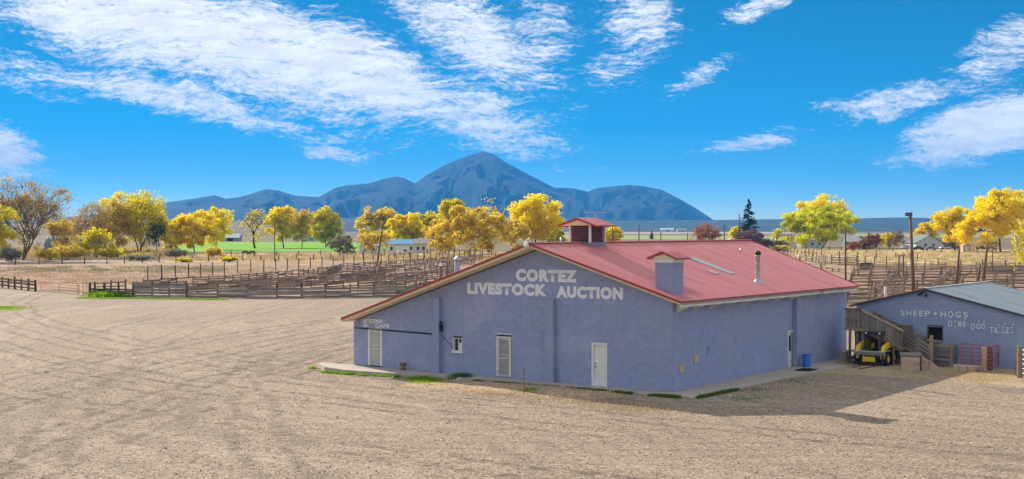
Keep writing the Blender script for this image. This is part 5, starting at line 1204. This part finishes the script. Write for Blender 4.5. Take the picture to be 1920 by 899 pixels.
# spruce
def spruce(label, px, pt, pb, wpx, dist, seed, n=5200):
    base = Vector(((px - 960) / F * dist, dist, 0)); h = CAMH + (HOR - pt) / F * dist; w_ = wpx / F * dist / 2
    t = thing('spruce_tree', label, 'tree', base); r = np.random.default_rng(seed)
    tb = MB(); tb.tube([(0, 0, 0), (0, 0, h * .5), (0, 0, h * .98)], [h * .02, h * .012, .03], 7)
    cen = []; 
    nb = 120
    for k in range(nb):
        f_ = (k + .5) / nb; z = h * (.10 + .88 * f_); L_ = w_ * (1 - f_) ** .85 * r.uniform(.65, 1.15) + .15; a = r.uniform(0, 6.283)
        tip = np.array([math.cos(a) * L_, math.sin(a) * L_, z - .12 * L_]); tb.tube([(0, 0, z), tuple(tip)], [.06, .02], 3, False)
        m_ = int(n / nb * (.35 + 1.3 * (1 - f_)))
        s_ = r.random(m_) ** .7; c = np.array([0, 0, z]) * (1 - s_)[:, None] + tip * s_[:, None]; c += r.normal(0, .22, (m_, 3)) * np.array([1, 1, .7]) * (.4 + (1 - f_)); cen.append(c)
    cen = np.concatenate(cen); tb.build('trunk', M_BARK, t); link('crown', leaf_mesh('crown', cen, None, .26, .45 + r.normal(0, .25, len(cen)), M_LD, seed), t)
spruce('tall dark pointed spruce beyond the red ridge', 1404, 372, 466, 56, 560, 31)
spruce('small dark conifer standing alone in the far field', 1222, 432, 449, 9, 1100, 32, 900)
spruce('little dark conifer beside the utility pole', 684, 421, 448, 13, 900, 33, 900)

def tufts(name, label, pts, mat, n, hgt, rad, seed, kind='stuff', cat='grass', lean=.35):
    """upright blades: pts = list of (x, y, spread)"""
    r = np.random.default_rng(seed); pts = np.array(pts, float)
    i = r.integers(0, len(pts), n); c = pts[i, :2] + r.normal(size=(n, 2)) * pts[i, 2:3]
    hh = hgt * r.uniform(.45, 1.25, n); a = r.uniform(0, 6.283, n); dx, dy = np.cos(a) * rad, np.sin(a) * rad; lx, ly = r.normal(0, lean, n) * hh, r.normal(0, lean, n) * hh
    zb = np.full(n, -.01)
    v = np.stack([np.stack([c[:, 0] - dx, c[:, 1] - dy, zb], 1), np.stack([c[:, 0] + dx, c[:, 1] + dy, zb], 1), np.stack([c[:, 0] + lx + dx * .3, c[:, 1] + ly + dy * .3, hh], 1), np.stack([c[:, 0] + lx - dx * .3, c[:, 1] + ly - dy * .3, hh], 1)], 1).reshape(-1, 3)
    me = bpy.data.meshes.new(name); me.vertices.add(4 * n); me.vertices.foreach_set('co', v.ravel().astype(np.float32)); me.loops.add(4 * n); me.loops.foreach_set('vertex_index', np.arange(4 * n, dtype=np.int32))
    me.polygons.add(n); me.polygons.foreach_set('loop_start', np.arange(0, 4 * n, 4, dtype=np.int32)); me.polygons.foreach_set('loop_total', np.full(n, 4, dtype=np.int32)); me.update(calc_edges=True)
    at_ = me.attributes.new('tone', 'FLOAT', 'POINT'); at_.data.foreach_set('value', np.repeat(np.clip(.5 + r.normal(0, .25, n), 0, 1), 4).astype(np.float32)); me.materials.append(mat)
    o = link(name, me); o['kind'] = kind; o['label'] = label; o['category'] = cat; return o
def stones(name, label, n, seed):
    r = np.random.default_rng(seed); d = 46 + 62 * r.random(n) ** 1.25; x = (r.random(n) - .5) * d * .80
    lx = np.array([w2loc((a, b)) for a, b in zip(x, d)]); keep = ~((lx[:, 0] < 3.0) & (lx[:, 0] > -24) & (lx[:, 1] > -2.8)) & ~((lx[:, 1] > 16))
    x, d = x[keep], d[keep]; n = len(x); s_ = (.014 + .04 * r.random(n) ** 3)
    base = np.array([(1, 0, .1), (0, 1, .15), (-1, 0, .1), (0, -1, .12), (0, 0, .8), (0, 0, -.4)])
    v = base[None] * s_[:, None, None] * r.uniform(.6, 1.4, (n, 6, 3)); a = r.uniform(0, 6.28, n)
    vx = v[:, :, 0] * np.cos(a)[:, None] - v[:, :, 1] * np.sin(a)[:, None] + x[:, None]; vy = v[:, :, 0] * np.sin(a)[:, None] + v[:, :, 1] * np.cos(a)[:, None] + d[:, None]
    V_ = np.stack([vx, vy, v[:, :, 2] + .006], 2).reshape(-1, 3); tri = np.array([(0, 1, 4), (1, 2, 4), (2, 3, 4), (3, 0, 4)])
    T_ = (tri[None] + 6 * np.arange(n)[:, None, None]).reshape(-1); m = len(T_) // 3
    me = bpy.data.meshes.new(name); me.vertices.add(len(V_)); me.vertices.foreach_set('co', V_.ravel().astype(np.float32)); me.loops.add(len(T_)); me.loops.foreach_set('vertex_index', T_.astype(np.int32))
    me.polygons.add(m); me.polygons.foreach_set('loop_start', np.arange(0, 3 * m, 3, dtype=np.int32)); me.polygons.foreach_set('loop_total', np.full(m, 3, dtype=np.int32)); me.update(calc_edges=True)
    at_ = me.attributes.new('tone', 'FLOAT', 'POINT'); at_.data.foreach_set('value', np.repeat(r.random(n), 6).astype(np.float32))
    me.materials.append(leaf_mat('loose_stone', (.20, .155, .12), (.62, .52, .42), 0.0))
    o = link(name, me); o['kind'] = 'stuff'; o['label'] = label; o['category'] = 'gravel'
stones('gravel', 'loose stones strewn over the open gravel lot', 42000, 3)
M_GR = leaf_mat('fresh_green_weeds', (.12, .24, .01), (.32, .52, .03), .5)
M_DGR = leaf_mat('dark_green_weeds', (.05, .11, .015), (.14, .24, .03), .4)
M_DRY = leaf_mat('dry_grass_blades', (.34, .24, .13), (.56, .43, .25), .35)
M_PALE = leaf_mat('pale_pink_stubble', (.40, .28, .19), (.60, .45, .32), .3)
def along(pts, step, spread):
    out = []
    for a, b_ in zip(pts[:-1], pts[1:]):
        a, b_ = Vector(a), Vector(b_); n = max(1, int((b_ - a).length / step))
        for k in range(n): q = a.lerp(b_, k / n); out.append((q.x, q.y, spread))
    return out
wl = lambda x, y: loc2w(x, y)
tufts('weeds', 'bright green weeds along the cafe end of the concrete walk', [q for q in along([wl(-23.6, -.9), wl(-21, -2.55), wl(-18, -2.5), wl(-15.5, -2.0)], .3, .11) if fr.random() < .62], M_GR, 1500, .13, .02, 1)
tufts('weed_clump', 'bright green weed patch spilling from the walk before the left pilaster', [(*G(802, 709)[:2], .35), (*G(800, 715)[:2], .5), (*G(812, 719)[:2], .55), (*G(790, 712)[:2], .4), (*G(836, 723)[:2], .5), (*G(770, 706)[:2], .35)], M_GR, 2200, .15, .022, 2)
tufts('weed_clump', 'dark green weed beside the flat rock at the walk', [(*G(864, 712)[:2], .28)], M_DGR, 700, .3, .025, 3)
tufts('weed_clump', 'small green weed clump behind the steel stake', [(*G(1000, 736)[:2], .3), (*G(990, 738)[:2], .25)], M_GR, 800, .2, .022, 4)
tufts('weeds', 'shaded dark green weeds along the walk near the corner', [q for q in along([wl(-11, -1.55), wl(-6, -1.6), wl(-2.5, -1.7), wl(1.4, -1.75)], .3, .18) if fr.random() < .6], M_DGR, 3600, .13, .02, 5)
tufts('weeds', 'dark weeds at the outer edge of the corner slab', along([wl(2.12, -1.4), wl(2.2, 3.0)], .3, .1), M_DGR, 1100, .14, .02, 6)
tufts('weeds', 'sparse weeds in the shaded gravel beside the blue wall', [(*G(1425, 731)[:2], .7), (*G(1400, 748)[:2], .6), (*G(1500, 715)[:2], .8)], M_DGR, 500, .06, .03, 7)
tufts('weed_clump', 'large bright green weed clump before the dark corral corner', [(*G(205, 556)[:2], .9), (*G(218, 556)[:2], .9), (*G(192, 557)[:2], .8)], M_GR, 2600, .55, .05, 8)
tufts('weeds', 'thin green grass strip along the grey plank fence', along([G(150, 560), G(260, 561), G(430, 563)], .8, .3), M_GR, 3000, .16, .04, 9)
tufts('weeds', 'green grass corner at the left edge of the gravel', [(*G(-5, 580)[:2], 1.6), (*G(10, 577)[:2], .7)], M_GR, 2500, .12, .03, 10)
tufts('dry_grass', 'dry golden grass on the bank before the barn walk', [(*G(960, 738)[:2], 1.0), (*G(1040, 744)[:2], 1.2), (*G(1120, 755)[:2], 1.4), (*G(930, 735)[:2], .9), (*G(1200, 768)[:2], 1.0)], M_DRY, 5200, .09, .016, 11)
def area(pa, n, seed):
    r = np.random.default_rng(seed); out = []
    (xa_, ya_), (xb2, yb2) = pa
    for k in range(n):
        q = G(r.uniform(xa_, xb2), r.uniform(ya_, yb2)); out.append((q.x, q.y, .8))
    return out
tufts('stubble', 'pale pink stubble standing in the western paddock', area(((-60, 500), (600, 534)), 900, 1), M_PALE, 16000, .34, .05, 12)
tufts('dry_grass', 'tall dry grass along the road and field fences', area(((-60, 476), (960, 490)), 1200, 2), M_DRY, 24000, .55, .08, 13)
tufts('dry_grass', 'golden straw grass filling the eastern pasture', area(((1480, 471), (1960, 506)), 1000, 3), M_DRY, 20000, .5, .07, 14)
tufts('sage_brush', 'grey brown brush dotted over the western paddock', area(((-60, 500), (420, 512)), 120, 4), M_LS, 5000, .4, .07, 15)
tufts('brush', 'olive and tan brush filling the ground under the roadside trees', area(((-60, 468), (330, 484)), 260, 6), M_LBR, 9000, 1.3, .12, 17)
tufts('straw', 'straw and dead grass scattered over the yard by the kerb', area(((1740, 697), (1925, 716)), 120, 5), M_DRY, 3500, .05, .02, 16)

# ------------------------------------------------------------------ far houses, cars, tanks
def house(name, label, px0, px1, pbase, peave, pridge, wall, roof, depth=8.0, dist=None, windows=(), doors=(), gable_end=False, rz_=0.0, over=.4, cat='house'):
    D = G(0, pbase).y if dist is None else dist
    x0_, x1_ = (px0 - 960) / F * D, (px1 - 960) / F * D; w_ = x1_ - x0_
    zb = 0; ze = max(1.9, CAMH + (HOR - peave) / F * D); zr_ = CAMH + (HOR - pridge) / F * D
    t = thing(name, label, cat, ((x0_ + x1_) / 2, D, 0), rz_); a = w_ / 2
    if gable_end:
        MB().prism([(-a, 0), (a, 0), (a, ze), (0, zr_), (-a, ze)], 0, depth).build('wall', wall, t)
        for s_ in (-1, 1):
            sl_ = (zr_ - ze) / a
            MB().add([(0, -over, zr_ + .12), (s_ * (a + over), -over, ze + .12 - sl_ * over), (s_ * (a + over), depth + over, ze + .12 - sl_ * over), (0, depth + over, zr_ + .12),
                      (0, -over, zr_), (s_ * (a + over), -over, ze - sl_ * over), (s_ * (a + over), depth + over, ze - sl_ * over), (0, depth + over, zr_)], [(0, 1, 2, 3), (7, 6, 5, 4), (0, 4, 5, 1), (1, 5, 6, 2)]).build('roof', roof, t)
    else:
        MB().prism_x([(0, 0), (depth, 0), (depth, ze), (depth / 2, zr_), (0, ze)], -a, a).build('wall', wall, t)
        sl_ = (zr_ - ze) / (depth / 2)
        for s_ in (-1, 1):
            ye = depth / 2 + s_ * (depth / 2 + over)
            MB().add([(-a - over, depth / 2, zr_ + .14), (a + over, depth / 2, zr_ + .14), (a + over, ye, ze + .14 - sl_ * over), (-a - over, ye, ze + .14 - sl_ * over),
                      (-a - over, depth / 2, zr_ + .0), (a + over, depth / 2, zr_ + .0), (a + over, ye, ze - sl_ * over), (-a - over, ye, ze - sl_ * over)], [(0, 1, 2, 3), (7, 6, 5, 4), (2, 6, 7, 3), (1, 5, 6, 2), (0, 3, 7, 4)]).build('roof', roof, t)
    for f_, ww, z0_, hh in windows:
        x = -a + f_ * w_
        wn_ = MB().box(x - ww / 2 - .08, x + ww / 2 + .08, -.06, .02, z0_ - .08, z0_ + hh + .08).build('window', M_WHITE, t); MB().box(x - ww / 2, x + ww / 2, -.08, -.06, z0_, z0_ + hh).build('pane', M_GLASS, wn_)
    for f_, ww, hh, m in doors:
        x = -a + f_ * w_; dn = MB().box(x - ww / 2 - .1, x + ww / 2 + .1, -.05, .02, 0, hh + .1).build('door', M_WHITE, t); MB().box(x - ww / 2, x + ww / 2, -.07, -.05, .02, hh).build('door_leaf', m, dn)
    return t
FARH = None
house('garage_house', 'white house with sky blue metal roof and wide garage door', 722, 776, 475, 458, 450, M_CREAM, M_BLUEROOF, 9, windows=((.22, .9, 1.0, 1.2), (.9, .8, 1.0, 1.2)), doors=((.6, 4.2, 2.3, M_WHITE),))
house('house_wing', 'pale wing with grey roof joined right of the blue roofed house', 776, 802, 475, 457, 449, M_CREAM, M_GREYROOF, 8, windows=((.3, .9, 1.0, 1.2), (.7, .9, 1.0, 1.2)))
house('pale_trailer', 'long low white trailer left of the blue roofed house', 674, 712, 476, 461, 458.5, M_CREAM, M_GREYROOF, 4, windows=((.3, .8, 1.0, .8), (.7, .8, 1.0, .8)), cat='trailer')
house('long_barn', 'long cream metal barn at the top of the green field', 572, 612, 452, 440, 433, M_CREAM, M_OLDWHITE, 14, doors=((.3, 4, 3.2, M_GREYROOF),), cat='barn')
house('field_barn', 'small white roofed shed at the left of the green field', 416, 448, 453, 446, 439, M_GREYROOF, M_OLDWHITE, 10, doors=((.5, 4, 2.6, M_DARK),), cat='shed')
house('grey_container', 'dark grey container shed behind the grey green shrub', 638, 656, 454, 442, 441, surf('slate_container', (.10, .12, .15), (.14, .16, .19), 3, .6), M_GREYROOF, 4, cat='shed', over=.1)
house('red_house', 'red brown house roof showing above the ribbed hut', 108, 150, 470, 423, 411, surf('brown_brick_wall', (.28, .15, .11), (.34, .2, .15), 3, .9), M_REDROOF, 12, dist=520, windows=((.5, 1.2, 5.5, 1.0),))
house('green_roof_house', 'white ranch house with grey green shingle roof', 1718, 1768, 467, 455, 441, M_CREAM, M_SLATE, 16, gable_end=True, windows=((.35, .9, 1.2, 1.0), (.65, .9, 1.2, 1.0)), rz_=0, over=.6)
house('house_wing', 'low wing of the ranch house with shingle roof', 1766, 1818, 466, 455, 447, surf('brown_porch_wall', (.22, .14, .10), (.28, .18, .13), 3, .9), M_SLATE, 9, windows=((.25, .9, 1.0, 1.0), (.6, .9, 1.0, 1.0)))
house('tan_shed', 'small tan shed with gabled roof in front of ranch house', 1806, 1820, 473, 461, 457, M_TAN, M_TAN, 3.5, gable_end=True, doors=((.5, 1.0, 1.8, M_OLDWHITE),), cat='shed', over=.2)
house('green_cottage', 'pale green cottage behind the willow trunk', 1502, 1545, 465, 451, 444, M_GREENISH, M_GREYROOF, 8, windows=((.5, 1.0, 1.1, 1.1), (.8, .8, 1.1, 1.1)))
house('pink_house', 'white house with faded pink roof left of the willow', 1457, 1487, 463, 450, 441, M_CREAM, M_REDROOF, 8, gable_end=False, windows=((.5, 1.0, 1.1, 1.1),))
house('grey_carport', 'grey roofed shed right of the willow', 1585, 1616, 463, 453, 443, surf('teal_shed_wall', (.12, .2, .24), (.16, .25, .29), 3, .8), M_OLDWHITE, 7, cat='shed', doors=((.7, 2.4, 2.1, M_DARK),))
house('brown_shed', 'small brown shed below the russet bush', 1607, 1632, 468, 458, 455, M_TAN, M_GREYROOF, 4, cat='shed', doors=((.5, 1.4, 1.9, M_DARK),))
house('white_outhouse', 'tiny pale gabled shed beyond the end of the ridge', 1362, 1381, 462, 452, 448, M_CREAM, M_OLDWHITE, 4, gable_end=True, cat='shed', dist=600)
house('far_white_shed', 'long white farm building far away below the mesa', 1240, 1264, 440, 430.6, 428.2, M_CREAM, M_OLDWHITE, 30, dist=4200, doors=((.5, 6, 4, M_DARK),), cat='shed')
house('far_grey_shed', 'long low grey building far away right of the white one', 1270, 1288, 440, 431.2, 429.4, M_TAN, M_GREYROOF, 24, dist=4200, cat='shed', doors=((.5, 5, 3.5, M_DARK),))
# ribbed hut
p = G(130, 483); t = thing('quonset_hut', 'long ribbed steel hut with arched roof behind bare trees', 'hut', p, .0)
rad = 38 / F * p.y; ln = 100 / F * p.y
prof = [(-math.cos(math.pi * k / 16) * rad, max(0, math.sin(math.pi * k / 16)) * rad * 1.05) for k in range(17)]
vs = []; n_ = 40
sh_ = MB()
for i in range(n_ + 1):
    b_ = .12 if i % 2 else 0.0
    for y, z in prof: sh_.v.append((-ln / 2 + ln * i / n_, y * (1 + b_ / rad) + rad, z * (1 + b_ / rad)))
for i in range(n_):
    for k in range(16): sh_.f.append((i * 17 + k, i * 17 + k + 1, (i + 1) * 17 + k + 1, (i + 1) * 17 + k)); sh_.mi.append(0)
sh_.build('arched_shell', M_QUONSET, t); e_ = MB()
for x in (-ln / 2, ln / 2): e_.add([(x, y + rad, z) for y, z in prof], [tuple(range(17))])
e_.build('end_wall', M_QUONSET, t)

def car(label, px, pb, dist_rot, body, seed=1, pickup=False):
    p = G(px, pb); t = thing('parked_pickup' if pickup else 'parked_car', label, 'pickup' if pickup else 'car', p, dist_rot, 'cars parked at the houses')
    prof_ = [(-2.2, .35), (2.15, .35), (2.2, .75), (1.3, .95), (2.1, .9)][:0]
    hullp = [(-2.2, .38), (2.2, .38), (2.25, .72), (2.1, .92), (1.1, 1.0), (-2.15, 1.0), (-2.25, .7)]
    MB().prism(hullp, -.85, .85).build('body', body, t, bevel=.06)
    top = [(-.2, 1.0), (1.1, 1.0), (.7, 1.62), (0, 1.64)] if pickup else [(-1.7, 1.0), (1.1, 1.0), (.5, 1.45), (-1.0, 1.47)]
    MB().prism(top, -.76, .76).build('cabin', M_GLASS, t, bevel=.04)
    xs_ = [q[0] for q in top]; MB().box(top[3][0] - .02, top[2][0] + .02, -.72, .72, top[3][1] - .03, top[3][1] + .04).build('cabin_roof', body, t, bevel=.03)
    for x in (-1.35, 1.4):
        for y in (-.8, .8): MB().lathe([(0, -.1), (.3, -.1), (.33, -.05), (.33, .05), (.3, .1), (0, .1)], (x, y, .33), 16, 'y').build('wheel', M_BLACK, t, True)
M_CW = surf('white_car_paint', (.7, .7, .7), (.74, .74, .74), 2, .3, bump=0, spec=.5); M_CG = surf('grey_car_paint', (.2, .22, .25), (.24, .26, .29), 2, .3, bump=0, spec=.5); M_CD = surf('dark_car_paint', (.03, .04, .05), (.05, .06, .07), 2, .3, bump=0, spec=.5); M_CR = surf('red_car_paint', (.4, .06, .05), (.44, .08, .07), 2, .3, bump=0, spec=.5)
car('white pickup parked before the garage door', 757, 477, .2, M_CW, 1, True)
car('dark pickup beside the grey green shrub', 654, 476, 2.9, M_CD, 2, True)
car('white car parked first before the ranch house', 1700, 467, .3, M_CW)
car('dark car parked second before the ranch house', 1722, 469, .1, M_CD)
car('grey car parked third before the ranch house', 1745, 470, 3.0, M_CG)
car('white car parked nearest the ranch house porch', 1772, 468, .2, M_CW)
car('dark pickup parked right of the tan shed', 1838, 468, .1, M_CD, 2, True)
car('red car parked under the brown shed side', 1592, 470, .2, M_CR)
for k, (px, py) in enumerate(((455, 482), (470, 482), (462, 483))):
    pass

# grazing cattle near the green field
def cow(label, px, py, rz__, mat):
    p = G(px, py); t = thing('cow', label, 'cow', p, rz__, 'cattle at the edge of the green field')
    me = bpy.data.meshes.new('body')
    J = [((0, 0, 1.05), .36), ((-.45, 0, 1.08), .37), ((-.85, 0, 1.1), .3), ((.45, 0, 1.06), .36), ((.8, 0, 1.1), .28), ((1.1, 0, .95), .2), ((1.4, 0, .55), .15), ((1.55, 0, .25), .1)]
    E_ = [(0, 1), (1, 2), (0, 3), (3, 4), (4, 5), (5, 6), (6, 7)]
    for sx_, top in ((-.8, 2), (.65, 4)):
        for sy_ in (-.2, .2):
            b_ = len(J); k2 = -.1 if sx_ < 0 else .03
            J += [((sx_, sy_, .8), .16), ((sx_ + k2, sy_, .42), .085), ((sx_, sy_, .04), .075)]; E_ += [(top, b_), (b_, b_ + 1), (b_ + 1, b_ + 2)]
    b_ = len(J); J += [((-1.12, 0, 1.1), .05), ((-1.18, 0, .6), .03)]; E_ += [(2, b_), (b_, b_ + 1)]
    me.from_pydata([j[0] for j in J], E_, []); me.materials.append(mat)
    o = link('body', me, t); m = o.modifiers.new('skin', 'SKIN'); o.modifiers.new('sub', 'SUBSURF').levels = 1; o.modifiers['sub'].render_levels = 1
    for i, j in enumerate(J): me.skin_vertices[0].data[i].radius = (j[1], j[1])
    me.skin_vertices[0].data[0].use_root = True
M_COW = surf('black_hide', (.02, .017, .015), (.035, .03, .026), 3, .8, bump=.1)
cow('black cow grazing at the field edge, left of the pair', 460, 479, .1, M_COW); cow('black cow grazing at the field edge, right of the pair', 473, 479, 2.9, M_COW)

# ------------------------------------------------------------------ haze
hz = MB().box(-16500, 16500, -320, 12500, -4.5, 620).build('haze', None)
hm = bpy.data.materials.new('haze_air'); hm.use_nodes = True; n = NT(hm.node_tree); n.n.clear()
pv = n.new('ShaderNodeVolumePrincipled', inp={'Color': (.06, .37, .95, 1), 'Density': 8.0e-5, 'Anisotropy': 0.0})
o = n.new('ShaderNodeOutputMaterial'); n.l.new(pv.outputs[0], o.inputs['Volume'])
hz.data.materials.clear(); hz.data.materials.append(hm); hz['kind'] = 'stuff'; hz['label'] = 'thin blue autumn air over the whole valley'
